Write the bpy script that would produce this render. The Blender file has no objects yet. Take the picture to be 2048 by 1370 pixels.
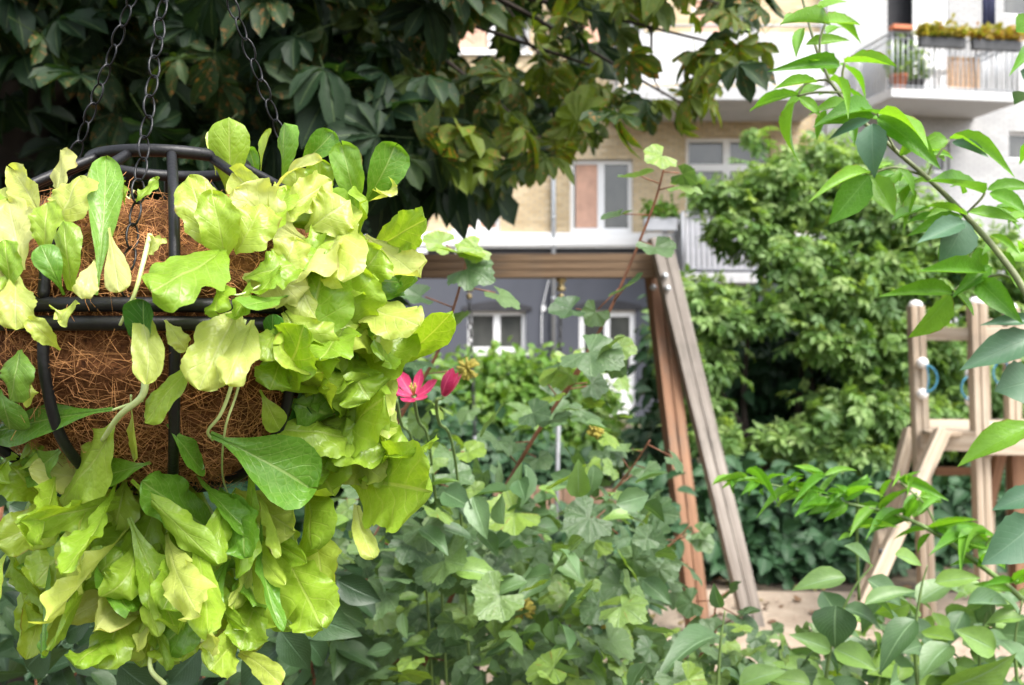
import bpy, math, random
import numpy as np
from mathutils import Vector, Matrix
random.seed(7); rng = np.random.default_rng(7)
scene = bpy.context.scene
col = scene.collection
R = math.radians

# ------------------------------------------------------------------ camera, sky, sun, exposure
F = 2048 * 35 / 36.0
CAMZ = 1.6
cam_d = bpy.data.cameras.new('camera'); cam = bpy.data.objects.new('camera', cam_d); col.objects.link(cam)
cam.location = (0, 0, CAMZ); cam.rotation_euler = (R(90), 0, 0)
cam_d.lens = 35; cam_d.sensor_width = 36; cam_d.clip_start = .02; cam_d.clip_end = 500
cam_d.dof.use_dof = True; cam_d.dof.focus_distance = .84; cam_d.dof.aperture_fstop = 9.5
scene.camera = cam
w = bpy.data.worlds.new('World'); scene.world = w; w.use_nodes = True
SUN_EL, SUN_AZ = R(58), R(132)        # azimuth clockwise from +Y (view direction)
nt = w.node_tree; bgn = nt.nodes['Background']
sky = nt.nodes.new('ShaderNodeTexSky'); sky.sky_type = 'NISHITA'; sky.sun_disc = False
sky.sun_elevation = SUN_EL; sky.sun_rotation = SUN_AZ; sky.dust_density = 4; sky.air_density = 1.0
hs = nt.nodes.new('ShaderNodeHueSaturation'); hs.inputs['Saturation'].default_value = .4    # cloudy sky
nt.links.new(sky.outputs[0], hs.inputs['Color']); nt.links.new(hs.outputs[0], bgn.inputs[0]); bgn.inputs[1].default_value = .15
sd = bpy.data.lights.new('sun', 'SUN'); sd.energy = 1.5; sd.angle = R(30); sd.color = (1, .965, .91)
sun = bpy.data.objects.new('sun', sd); col.objects.link(sun)
sv = Vector((math.sin(SUN_AZ) * math.cos(SUN_EL), math.cos(SUN_AZ) * math.cos(SUN_EL), math.sin(SUN_EL)))
sun.rotation_euler = sv.to_track_quat('Z', 'Y').to_euler(); sun.location = (8, -8, 20)
vs = scene.view_settings
vs.view_transform = 'Standard'; vs.look = 'None'; vs.exposure = 1.8; vs.gamma = 1

# ------------------------------------------------------------------ helpers
def P(px, py, d):
    """point seen at photograph pixel (2048 wide) at d metres in front of the camera"""
    return Vector(((px - 1024) / F * d, d, CAMZ - (py - 685) / F * d))
def G(px, d):
    return Vector(((px - 1024) / F * d, d, 0))

class MB:
    def __init__(s): s.v = []; s.f = []
    def box(s, c, size, m=None):
        c = Vector(c); sx, sy, sz = [q / 2 for q in size]; n = len(s.v)
        for z in (-sz, sz):
            for x, y in ((-sx, -sy), (sx, -sy), (sx, sy), (-sx, sy)):
                q = Vector((x, y, z)); s.v.append(tuple((m @ q if m else q) + c))
        for f in ((3, 2, 1, 0), (4, 5, 6, 7), (0, 1, 5, 4), (1, 2, 6, 5), (2, 3, 7, 6), (3, 0, 4, 7)):
            s.f.append(tuple(n + i for i in f))
        return s
    def span(s, x0, x1, y0, y1, z0, z1, m=None):
        return s.box(((x0 + x1) / 2, (y0 + y1) / 2, (z0 + z1) / 2), (x1 - x0, y1 - y0, z1 - z0), m)
    def tube(s, pts, r, n=8, closed=False, cap=True):
        pts = [Vector(p) for p in pts]; k = len(pts); base = len(s.v)
        rr = r if isinstance(r, (list, tuple)) else [r] * k
        prev = None
        for i, p in enumerate(pts):
            if closed: t = pts[(i + 1) % k] - pts[i - 1]
            else: t = pts[min(i + 1, k - 1)] - pts[max(i - 1, 0)]
            if t.length < 1e-9: t = Vector((0, 0, 1))
            t.normalize()
            if prev is None:
                a = Vector((0, 0, 1)) if abs(t.z) < .9 else Vector((1, 0, 0))
                u = t.cross(a).normalized()
            else:
                u = prev - t * prev.dot(t)
                u = u.normalized() if u.length > 1e-6 else t.orthogonal().normalized()
            prev = u; vv = t.cross(u)
            for j in range(n):
                an = 2 * math.pi * j / n
                s.v.append(tuple(p + (u * math.cos(an) + vv * math.sin(an)) * rr[i]))
        for i in range(k if closed else k - 1):
            a0 = base + i * n; b0 = base + ((i + 1) % k) * n
            for j in range(n):
                s.f.append((a0 + j, a0 + (j + 1) % n, b0 + (j + 1) % n, b0 + j))
        if cap and not closed:
            s.f.append(tuple(base + j for j in reversed(range(n))))
            s.f.append(tuple(base + (k - 1) * n + j for j in range(n)))
        return s
    def lathe(s, c, prof, n=20):
        base = len(s.v); c = Vector(c)
        for r, z in prof:
            for j in range(n):
                a = 2 * math.pi * j / n
                s.v.append((c.x + r * math.cos(a), c.y + r * math.sin(a), c.z + z))
        for i in range(len(prof) - 1):
            for j in range(n):
                a0 = base + i * n; b0 = a0 + n
                s.f.append((a0 + j, a0 + (j + 1) % n, b0 + (j + 1) % n, b0 + j))
        s.f.append(tuple(base + j for j in reversed(range(n))))
        s.f.append(tuple(base + (len(prof) - 1) * n + j for j in range(n)))
        return s
    def ball(s, c, r, n=10):
        return s.lathe(c, [(max(1e-4, r * math.sin(math.pi * i / n)), -r * math.cos(math.pi * i / n)) for i in range(n + 1)], n * 2)
    def build(s, name, mat, parent=None, smooth=False, bevel=0):
        me = bpy.data.meshes.new(name); me.from_pydata(s.v, [], s.f); me.update()
        return link(name, me, mat, parent, smooth, bevel)

def link(name, me, mat, parent=None, smooth=False, bevel=0):
    o = bpy.data.objects.new(name, me); col.objects.link(o)
    if mat: me.materials.append(mat)
    if smooth: me.shade_smooth()
    if parent:
        o.parent = parent; o.matrix_parent_inverse = Matrix.Translation(-parent.location)
    if bevel:
        b = o.modifiers.new('bevel', 'BEVEL'); b.width = bevel; b.segments = 2; b.limit_method = 'ANGLE'
    return o
def tag(o, label=None, cat=None, group=None, kind=None):
    if label: o['label'] = label
    if cat: o['category'] = cat
    if group: o['group'] = group
    if kind: o['kind'] = kind
    return o
def thing(name, loc, label, cat, group=None):
    o = bpy.data.objects.new(name, None); col.objects.link(o); o.location = loc; o.empty_display_size = .1
    return tag(o, label, cat, group)
def plank(name, p0, p1, wx, wy, mat, parent, xdir=(1, 0, 0), bevel=.004):
    """board whose local z runs from p0 to p1 so that the grain follows it"""
    p0 = Vector(p0); p1 = Vector(p1); z = (p1 - p0); L = z.length; z.normalize()
    x = Vector(xdir); x = (x - z * x.dot(z)).normalized(); y = z.cross(x)
    mb = MB().span(-wx / 2, wx / 2, -wy / 2, wy / 2, 0, L)
    me = bpy.data.meshes.new(name); me.from_pydata(mb.v, [], mb.f); me.update()
    o = bpy.data.objects.new(name, me); col.objects.link(o); me.materials.append(mat)
    m = Matrix((x, y, z)).transposed().to_4x4(); m.translation = p0
    if parent:
        o.parent = parent; m.translation = p0 - parent.location
    o.matrix_local = m
    if bevel:
        b = o.modifiers.new('bevel', 'BEVEL'); b.width = bevel; b.segments = 2
    return o
def spline(pts, n=8):
    pts = [Vector(p) for p in pts]
    if len(pts) == 2: return [pts[0].lerp(pts[1], i / n) for i in range(n + 1)]
    q = [pts[0] * 2 - pts[1]] + pts + [pts[-1] * 2 - pts[-2]]; out = []
    for i in range(1, len(q) - 2):
        for k in range(n):
            t = k / n; a, b, c, d = q[i - 1], q[i], q[i + 1], q[i + 2]
            out.append(.5 * ((2 * b) + (c - a) * t + (2 * a - 5 * b + 4 * c - d) * t * t + (3 * b - a - 3 * c + d) * t ** 3))
    return out + [pts[-1]]

# ------------------------------------------------------------------ materials
class NM:
    def __init__(s, name):
        s.m = bpy.data.materials.new(name); s.m.use_nodes = True; s.t = s.m.node_tree
        s.b = s.t.nodes['Principled BSDF']; s.out = s.t.nodes['Material Output']
    def n(s, typ, props=None, **inp):
        nd = s.t.nodes.new('ShaderNode' + typ)
        for k, v in (props or {}).items(): setattr(nd, k, v)
        for k, v in inp.items():
            key = int(k[1:]) if k[0] == 'i' and k[1:].isdigit() else k
            s.set(nd.inputs[key], v)
        return nd
    def set(s, sock, v):
        if isinstance(v, bpy.types.NodeSocket): s.t.links.new(v, sock)
        elif isinstance(v, bpy.types.Node): s.t.links.new(v.outputs[0], sock)
        else:
            if isinstance(v, (tuple, list)) and len(v) == 3 and sock.type == 'RGBA': v = (*v, 1)
            sock.default_value = v
    def math(s, op, a, b=0, c=0):
        return s.n('Math', {'operation': op}, i0=a, i1=b, i2=c).outputs[0]
    def mix(s, f, a, b, blend='MIX'):
        nd = s.n('Mix', {'data_type': 'RGBA', 'blend_type': blend})
        s.set(nd.inputs[0], f); s.set(nd.inputs[6], a); s.set(nd.inputs[7], b)
        return nd.outputs[2]
    def ramp(s, f, stops):
        nd = s.n('ValToRGB'); s.set(nd.inputs[0], f); e = nd.color_ramp.elements
        while len(e) < len(stops): e.new(.5)
        for el, (p, c) in zip(e, stops): el.position = p; el.color = (*c, 1)
        return nd.outputs[0]
    def rng(s, v, a, b, c=0., d=1.):
        return s.n('MapRange', {'interpolation_type': 'SMOOTHSTEP'}, i0=v, i1=a, i2=b, i3=c, i4=d).outputs[0]
    def noise(s, scale, detail=3, vec=None, rough=.55):
        nd = s.n('TexNoise', Scale=scale, Detail=detail, Roughness=rough)
        if vec is not None: s.set(nd.inputs['Vector'], vec)
        return nd.outputs[0]
    def obj(s, scale=(1, 1, 1)):
        tc = s.n('TexCoord'); return s.n('Mapping', None, Vector=tc.outputs['Object'], Scale=scale).outputs[0]
    def bump(s, h, strength=.3, dist=.01):
        nd = s.n('Bump', None, Height=h, Strength=strength, Distance=dist); s.set(s.b.inputs['Normal'], nd.outputs[0]); return nd

def simple(name, c, rough=.6, var=.15, scale=8, bump=.0, metal=0, spec=.5):
    m = NM(name); n = m.noise(scale, 4, m.obj())
    dark = tuple(q * (1 - var) for q in c); lite = tuple(min(1, q * (1 + var)) for q in c)
    m.set(m.b.inputs['Base Color'], m.ramp(n, [(.3, dark), (.7, lite)]))
    m.b.inputs['Roughness'].default_value = rough; m.b.inputs['Metallic'].default_value = metal
    m.b.inputs['Specular IOR Level'].default_value = spec
    if bump: m.bump(m.noise(scale * 6, 3, m.obj()), bump, .004)
    return m.m

def leafmat(name, cols, vein, veinamt=.35, vfreq=9, vslant=.55, transl=.35, tcol=None, rough=.42, spots=None, bump=.35, spec=.5, mottle=.18, ribw=.07, edge=None, bscale=1.0, net=0):
    """cols: three base colours picked leaf by leaf through the attribute 'rnd'"""
    m = NM(name)
    at = m.n('Attribute', {'attribute_name': 'rnd'}).outputs['Fac']
    uv = m.n('UVMap', {'uv_map': 'uv'}).outputs[0]
    sp = m.n('SeparateXYZ', None, i0=uv); u, v = sp.outputs[0], sp.outputs[1]
    au = m.math('ABSOLUTE', m.math('MULTIPLY_ADD', u, 2, -1))
    ob = m.obj()
    base = m.ramp(at, [(0, cols[0]), (.5, cols[1]), (1, cols[2])])
    nz = m.noise(70 * bscale, 3, ob)
    base = m.mix(m.rng(nz, .3, .75, 0, mottle), base, tuple(q * .45 for q in cols[0]))
    if edge: base = m.mix(m.rng(au, .45, 1.0, 0, .55), base, edge)
    rib = m.rng(au, ribw * .35, ribw, 1, 0)
    wob = m.math('MULTIPLY_ADD', m.noise(35 * bscale, 2, ob), .08, 0)
    ph = m.math('ADD', m.math('SUBTRACT', v, m.math('MULTIPLY', au, vslant * .35)), wob)
    sv_ = m.math('ABSOLUTE', m.math('SINE', m.math('MULTIPLY', ph, vfreq * math.pi)))
    side = m.rng(sv_, 0.0, .28, 1, 0)
    side_f = m.math('MULTIPLY', side, m.rng(au, .6, 1, .42, .05))
    vm = m.math('MAXIMUM', rib, side_f)
    base = m.mix(m.math('MULTIPLY', vm, veinamt), base, vein)
    if net:                                # fine net of veins and small blisters
        vo = m.n('TexVoronoi', {'feature': 'DISTANCE_TO_EDGE'}, Vector=ob, Scale=net); nv_l = m.rng(vo.outputs[0], 0.0, .09, 1, 0)
        base = m.mix(m.math('MULTIPLY', nv_l, .11), base, vein); nz = m.math('ADD', nz, m.rng(vo.outputs[0], 0, .35, 0, .4))
        tip = m.math('MULTIPLY', m.math('MULTIPLY', m.rng(au, .86, 1.0), m.rng(at, .55, .8)), m.rng(m.noise(55, 2, ob), .5, .62))
        base = m.mix(m.math('MULTIPLY', tip, .7), base, (.22, .12, .035))
    if spots:
        sn = m.noise(spots[1], 4, ob, .7); pat = m.noise(6, 1, ob)
        k = m.math('MULTIPLY', m.rng(sn, .56, .62), m.math('MULTIPLY', m.rng(at, .35, .6), m.rng(pat, .4, .55)))
        base = m.mix(m.math('MULTIPLY', k, m.rng(side, .0, .8, 1, .25)), base, spots[0])
    m.set(m.b.inputs['Base Color'], base)
    m.b.inputs['Roughness'].default_value = rough; m.b.inputs['Specular IOR Level'].default_value = spec
    h = m.math('ADD', m.math('MULTIPLY', vm, -.6), m.math('MULTIPLY', nz, .7))
    bp = m.bump(h, bump, .002 / bscale)
    tr = m.n('BsdfTranslucent'); hs = m.mix(1.0, base, tcol or (1.15, 1.1, .55), 'MULTIPLY')
    m.set(tr.inputs[0], hs); m.set(tr.inputs['Normal'], bp.outputs[0])
    mx = m.n('MixShader', None, i0=transl, i1=m.b.outputs[0], i2=tr.outputs[0])
    m.t.links.new(mx.outputs[0], m.out.inputs[0])
    return m.m

def wood(name, c0, c1, grain=1.0, rough=.75):
    m = NM(name); g = m.noise(1, 5, m.obj((38 * grain, 38 * grain, 1.6)), .6); k = m.noise(1, 3, m.obj((9, 9, .9)))
    c = m.mix(m.rng(g, .35, .7), c0, c1)
    c = m.mix(m.rng(k, .45, .75, 0, .5), c, tuple(q * .55 for q in c0))
    vr = m.n('TexVoronoi', None, Vector=m.obj((11, 11, 2.1)), Scale=1.0); kn = m.rng(vr.outputs['Distance'], .06, .20, 1, 0)
    c = m.mix(m.math('MULTIPLY', kn, .75), c, tuple(q * .28 for q in c0)); st_ = m.noise(2.2, 4, m.obj((3, 3, 1)), .65)
    c = m.mix(m.rng(st_, .5, .7, 0, .45), c, (.10, .095, .08))
    m.set(m.b.inputs['Base Color'], c); m.b.inputs['Roughness'].default_value = rough
    m.bump(g, .5, .004); return m.m

M = {}
M['let_pale'] = leafmat('lettuce_pale', [(.44, .54, .10), (.52, .60, .14), (.58, .62, .22)], (.62, .66, .32), .42, 6, .9, .5, (1.1, 1.05, .45), .34, None, .36, .5, .15, .06, net=150)
M['let_lime'] = leafmat('lettuce_lime', [(.22, .385, .028), (.31, .47, .045), (.41, .54, .08)], (.50, .58, .18), .42, 6, .9, .5, (1.15, 1.05, .35), .33, None, .36, .5, .2, .06, net=150)
M['let_green'] = leafmat('lettuce_green', [(.105, .26, .022), (.14, .31, .028), (.18, .35, .04)], (.42, .54, .18), .42, 8, .9, .44, (1.15, 1.08, .4), .33, None, .36, .5, .2, .06, net=150)
M['let_dark'] = leafmat('lettuce_dark', [(.03, .12, .012), (.045, .15, .016), (.06, .18, .02)], (.3, .45, .15), .4, 8, .9, .3, None, .35, None, .5, .45, .25, .06)
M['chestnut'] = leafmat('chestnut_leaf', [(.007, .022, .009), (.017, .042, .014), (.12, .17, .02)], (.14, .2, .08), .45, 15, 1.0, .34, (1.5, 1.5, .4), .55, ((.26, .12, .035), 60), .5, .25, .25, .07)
M['elder'] = leafmat('elder_leaf', [(.085, .24, .02), (.13, .31, .026), (.20, .40, .04)], (.24, .44, .12), .3, 10, .8, .45, (1.2, 1.2, .4), .36, None, .3, .3, .15, .05, net=140)
M['elder_dark'] = leafmat('elder_leaf_bluish', [(.055, .14, .07), (.07, .16, .085), (.09, .18, .10)], (.16, .26, .15), .3, 10, .8, .25, None, .42, None, .3, .5, .15, .05)
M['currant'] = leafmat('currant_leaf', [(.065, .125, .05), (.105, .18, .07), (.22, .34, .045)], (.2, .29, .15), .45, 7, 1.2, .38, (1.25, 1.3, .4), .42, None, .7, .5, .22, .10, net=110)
M['dogwood'] = leafmat('dogwood_leaf', [(.065, .135, .05), (.11, .20, .075), (.20, .34, .05)], (.20, .31, .16), .85, 11, 1.3, .3, (1.2, 1.3, .45), .4, None, .7, .5, .2, .07)
M['spindle'] = leafmat('spindle_leaf', [(.020, .052, .017), (.035, .080, .028), (.075, .14, .042)], (.10, .17, .10), .4, 11, 1.3, .25, None, .42, None, .6, .5, .2, .07)
M['shrub'] = leafmat('shrub_leaf', [(.085, .18, .045), (.19, .32, .085), (.34, .46, .16)], (.2, .33, .12), .3, 7, .9, .45, (1.25, 1.25, .45), .5, None, .2, .4, .2, .08)
M['hedge'] = leafmat('hedge_leaf', [(.08, .19, .02), (.12, .25, .03), (.20, .30, .05)], (.16, .27, .10), .2, 6, .9, .38, (1.2, 1.2, .4), .5, None, .2, .4, .2, .08)
M['yellowing'] = leafmat('yellowing_leaf', [(.16, .24, .05), (.26, .29, .07), (.34, .30, .10)], (.3, .33, .14), .3, 7, .9, .35, (1.2, 1.1, .4), .5, None, .2, .4, .2, .08)
M['ivy'] = leafmat('ivy_leaf', [(.018, .055, .020), (.026, .075, .028), (.04, .10, .04)], (.08, .14, .07), .3, 6, .9, .15, None, .55, None, .3, .3, .2, .08)
M['dark_tree'] = leafmat('dark_tree_leaf', [(.012, .030, .012), (.018, .042, .015), (.025, .055, .018)], (.05, .08, .04), .3, 8, .9, .12, None, .6, None, .3, .2, .2, .08)
M['pink'] = leafmat('lily_petal', [(.42, .025, .10), (.55, .05, .15), (.62, .10, .2)], (.75, .2, .32), .5, 3, .4, .3, (1, .6, .7), .45, None, .3, .4, .12, .12)
M['seed'] = simple('seed_head_yellow', (.36, .30, .05), .7, .4, 60)
M['black'] = simple('black_coated_metal', (.008, .008, .009), .42, .2, 30, .15, 0, .3)
M['chainm'] = simple('black_chain_metal', (.02, .02, .021), .32, .3, 60, .1, .75)
M['bark'] = simple('dark_bark', (.035, .026, .02), .9, .5, 6, .8)
M['redstem'] = simple('reddish_stem', (.17, .065, .03), .6, .4, 40, .2)
M['greenstem'] = simple('green_stem', (.12, .19, .05), .55, .3, 40, .2)
M['elderstem'] = simple('elder_stem', (.13, .15, .06), .6, .35, 40, .2)
M['petiole'] = simple('pale_petiole', (.42, .5, .2), .45, .2, 60, .1)
M['brownwood'] = wood('brown_timber', (.175, .083, .042), (.29, .16, .09))
M['greywood'] = wood('weathered_grey_timber', (.22, .19, .165), (.40, .36, .32))
M['beamwood'] = wood('beam_timber', (.115, .07, .038), (.22, .145, .085))
M['pinewood'] = wood('pale_pine_timber', (.32, .24, .165), (.49, .41, .315))
M['fencewood'] = wood('fence_timber', (.22, .13, .08), (.34, .22, .15))
M['white'] = simple('white_paint', (.80, .80, .79), .5, .03, 3)
M['render_white'] = simple('white_render', (.74, .74, .74), .8, .05, 2, .1)
def stained(name, c, amt, sc=1.2):
    m = NM(name); a = m.noise(1, 5, m.obj((sc, sc, sc * .22)), .65); b = m.noise(sc * 5, 5, m.obj(), .7)
    k = m.math('MULTIPLY', m.rng(a, .45, .75), m.rng(b, .25, .7)); m.set(m.b.inputs['Base Color'], m.mix(m.math('MULTIPLY', k, amt), c, tuple(q * .5 for q in c)))
    m.b.inputs['Roughness'].default_value = .85; m.bump(b, .15, .01); return m.m
M['slate'] = stained('slate_blue_render', (.074, .079, .096), .6); M['render_white'] = stained('white_render', (.58, .58, .58), .35)
M['slate_trim'] = simple('dark_trim', (.028, .028, .032), .7, .2, 4)
M['concrete'] = simple('concrete', (.42, .42, .42), .85, .1, 3, .2)
M['galv'] = simple('galvanised_steel', (.42, .44, .46), .42, .12, 20, .1, .55)
M['greyrail'] = simple('grey_painted_metal', (.33, .34, .36), .5, .08, 4)
M['blackmetal'] = simple('dark_railing_metal', (.045, .047, .05), .5, .2, 10)
M['terracotta'] = simple('terracotta', (.52, .17, .08), .8, .15, 10)
M['orangewood'] = simple('orange_slats', (.62, .38, .20), .7, .15, 10)
M['curtain'] = simple('pink_curtain', (.62, .38, .28), .9, .15, 4)
M['cloth_navy'] = simple('navy_cloth', (.05, .055, .11), .95, .2, 6)
M['rope'] = simple('blue_rope', (.05, .22, .34), .8, .25, 80, .4)
M['knob'] = simple('white_plastic', (.72, .70, .68), .5, .06, 20)
M['rubber'] = simple('grey_rubber', (.24, .25, .265), .55, .1, 10)
M['blackrubber'] = simple('black_rubber', (.02, .02, .02), .6, .2, 10)
M['brass'] = simple('brass_fitting', (.45, .36, .18), .4, .2, 30, 0, .6)
M['brickred'] = simple('red_brick_cap', (.36, .13, .08), .85, .25, 8, .3)
M['flower_mix'] = leafmat('balcony_flower_leaf', [(.20, .26, .03), (.42, .36, .05), (.50, .22, .06)], (.4, .4, .1), .2, 5, .5, .3)
def glassmat():
    m = NM('window_glass'); m.set(m.b.inputs['Base Color'], m.ramp(m.noise(1.3, 3, m.obj((1, 1, .6))), [(.3, (.03, .035, .035)), (.7, (.10, .10, .09))]))
    m.b.inputs['Roughness'].default_value = .05; m.b.inputs['Specular IOR Level'].default_value = .8; return m.m
M['glass'] = glassmat()
def brick(name, a, b, mortar, scale=1):
    m = NM(name); bt = m.n('TexBrick', None, Scale=1.0)
    tc = m.n('TexCoord'); sp = m.n('SeparateXYZ', None, i0=tc.outputs['Object'])
    cb = m.n('CombineXYZ', None, i0=sp.outputs[0], i1=sp.outputs[2])
    m.set(bt.inputs['Vector'], cb); m.set(bt.inputs['Color1'], a); m.set(bt.inputs['Color2'], b); m.set(bt.inputs['Mortar'], mortar)
    bt.inputs['Brick Width'].default_value = .235; bt.inputs['Row Height'].default_value = .072; bt.inputs['Mortar Size'].default_value = .009
    c = m.mix(m.rng(m.noise(1.2, 4, m.obj()), .4, .7, 0, .35), bt.outputs[0], tuple(q * .6 for q in a))
    m.set(m.b.inputs['Base Color'], c); m.b.inputs['Roughness'].default_value = .9
    m.bump(bt.outputs[1], -.5, .006); return m.m
M['brick'] = brick('yellow_brick', (.50, .37, .20), (.66, .53, .33), (.36, .32, .26))
M['whitebrick'] = brick('painted_white_brick', (.40, .40, .40), (.47, .47, .465), (.30, .30, .30))
M['litter'] = leafmat('fallen_leaf', [(.10, .045, .02), (.20, .11, .04), (.22, .20, .05)], (.2, .14, .07), .3, 7, .9, .1, None, .7)
def groundmat():
    m = NM('garden_soil'); n = m.noise(3, 6, m.obj()); n2 = m.noise(40, 4, m.obj())
    c = m.mix(m.rng(n, .4, .65), (.05, .035, .022), (.10, .075, .045)); c = m.mix(m.rng(n2, .5, .7, 0, .5), c, (.03, .045, .015))
    m.set(m.b.inputs['Base Color'], c); m.b.inputs['Roughness'].default_value = .95; m.bump(n2, .6, .03); return m.m
def sandmat():
    m = NM('pink_sand'); n = m.noise(5, 6, m.obj()); n2 = m.noise(120, 3, m.obj())
    c = m.mix(m.rng(n, .35, .7), (.29, .23, .17), (.39, .32, .245)); c = m.mix(m.rng(n2, .5, .7, 0, .4), c, (.25, .16, .11))
    m.set(m.b.inputs['Base Color'], c); n3 = m.noise(7, 4, m.obj(), .7); c = m.mix(m.rng(n3, .55, .75, 0, .55), c, (.20, .12, .08)); m.set(m.b.inputs['Base Color'], c)
    m.b.inputs['Roughness'].default_value = .95; m.bump(m.math('ADD', m.math('MULTIPLY', n2, .25), n3), .8, .06); return m.m
M['ground'] = groundmat(); M['sand'] = sandmat()
def coirmat():
    m = NM('coir_fibre'); a = m.noise(190, 5, m.obj((1, 1, .35)), .7); b = m.noise(260, 4, m.obj((.35, .6, 1.2)), .7); k = m.noise(14, 3, m.obj())
    h = m.math('MAXIMUM', a, b)
    c = m.ramp(h, [(.40, (.04, .016, .007)), (.56, (.175, .07, .027)), (.75, (.38, .18, .078))])
    c = m.mix(m.rng(k, .4, .7, 0, .5), c, (.06, .022, .01))
    m.set(m.b.inputs['Base Color'], c); m.b.inputs['Roughness'].default_value = .95; m.b.inputs['Specular IOR Level'].default_value = .15
    m.bump(h, .9, .006); return m.m
M['coir'] = coirmat()
M['fibre'] = simple('loose_coir_fibre', (.42, .20, .08), .8, .5, 50, 0, 0, .2)

# ------------------------------------------------------------------ leaf templates and scattering
def grid_leaf(wp, nu=4, nv=6, cup=.25, droop=.2, wave=.0, serr=0., fold=.0, ph=0.):
    """wp: list of (v, half width); local x across, y along the midrib, z up"""
    vs_ = np.linspace(0, 1, nv + 1); xs = np.interp(vs_, [a for a, b in wp], [b for a, b in wp])
    V, U = [], []
    for j, v in enumerate(vs_):
        for i in range(nu + 1):
            u = -1 + 2 * i / nu; wd = xs[j]
            if serr and j not in (0, nv) and i in (0, nu): wd *= 1 + serr * (1 if j % 2 else -1)
            x = u * wd
            z = cup * abs(x) * abs(u) + fold * abs(x) - droop * v * v + wave * math.sin(v * 9 + ph + (u > 0) * 1.7) * abs(u) ** 2
            V.append((x, v - .0 * abs(u), z)); U.append((i / nu, v))
    Fc = []
    for j in range(nv):
        for i in range(nu):
            a = j * (nu + 1) + i; Fc.append((a, a + 1, a + nu + 2, a + nu + 1))
    return np.array(V), Fc, np.array(U)
def merge(parts):
    V, Fc, U, n = [], [], [], 0
    for v, f, u in parts:
        V.append(v); U.append(u); Fc += [tuple(i + n for i in q) for q in f]; n += len(v)
    return np.concatenate(V), Fc, np.concatenate(U)
def xform(t, rot=0, scale=1, off=(0, 0, 0), pitch=0, wscale=1, roll=0):
    v, f, u = t; m = Matrix.Rotation(rot, 3, 'Z') @ Matrix.Rotation(pitch, 3, 'X') @ Matrix.Rotation(roll, 3, 'Y')
    vv = (v * np.array([scale * wscale, scale, scale])) @ np.array(m).T + np.array(off)
    return vv, f, u
def ribbon(p0, p1, w_):
    p0 = np.array(p0, float); p1 = np.array(p1, float); d = p1 - p0
    s_ = np.cross(d, (0, 0, 1)); s_ = s_ / (np.linalg.norm(s_) + 1e-9) * w_
    up = np.array((0, 0, w_))
    V = np.array([p0 - s_, p0 + s_, p1 - s_, p1 + s_, p0 - up, p0 + up, p1 - up, p1 + up])
    return V, [(0, 1, 3, 2), (4, 5, 7, 6)], np.full((8, 2), .5)
OVATE = [(0, .02), (.08, .14), (.25, .27), (.45, .30), (.65, .24), (.85, .11), (1, 0)]
LANCE = [(0, .02), (.1, .10), (.3, .18), (.5, .19), (.75, .12), (.9, .05), (1, 0)]
OBOV = [(0, .02), (.15, .06), (.4, .15), (.62, .215), (.78, .225), (.9, .15), (1, 0)]
ROUND = [(0, .05), (.08, .2), (.25, .36), (.5, .42), (.75, .33), (.92, .16), (1, 0)]
def lobed(cup=.2, droop=.25, seed=0):
    r_ = random.Random(seed); V = [(0, 0, 0)]; U = [(.5, .5)]; Fc = []; ths = np.arange(-137.5, 138, 13.75 / 2); n = len(ths)
    rad = []
    for k, th in enumerate(ths):
        q = abs(th) / 137.5
        r = (.50 + .035 * math.cos(2 * math.pi * th / 55)) * (1 - .12 * q) * (1 + (.035 if k % 2 else -.03)) * (1 + r_.uniform(-.04, .04))
        if abs(th) < 28: r *= 1.08
        rad.append(r)
    for ring in (.33, .68, 1.0):
        for k, th in enumerate(ths):
            r = rad[k] * ring if ring == 1 else rad[k] * ring * .98
            if ring < 1: r = ring * (.45 * (1 - .2 * abs(th) / 137.5) + .25 * (rad[k] - .45))
            a = R(th); x = r * math.sin(a); y = r * math.cos(a)
            dd = abs(((th / 55 + .5) % 1) - .5) * 2
            z = cup * (x * x) * 1.2 - droop * (x * x + y * y) * .9 + (.05 * dd * ring) + .02 * math.sin(3 * a + seed)
            V.append((x, y, z)); U.append((.5 + .5 * dd, .3 + ring * .5))
    for k in range(n - 1):
        Fc.append((0, 1 + k, 2 + k))
        for g in range(2):
            a = 1 + g * n + k; Fc.append((a, a + n, a + n + 1, a + 1))
    V = np.array(V); V[:, 1] += .12
    return V, Fc, np.array(U)
def chestnut_leaf(nu, nv, seed, droop=.35):
    r_ = random.Random(seed); parts = []
    for k in range(7):
        a = (k - 3) * 36 + r_.uniform(-7, 7); L = (1 - .11 * abs(k - 3) ** 1.3) * r_.uniform(.9, 1.08)
        t = grid_leaf(OBOV, nu, nv, .5, droop * r_.uniform(.6, 1.5), .02, .07 if nv > 5 else 0, .15, k)
        parts.append(xform(t, R(-a), L, (0, 0, 0), R(r_.uniform(-18, 8)), 1.08, R(r_.uniform(-15, 15))))
    parts.append(ribbon((0, 0, 0), (0, -.75, .08), .009))
    return merge(parts)
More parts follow.
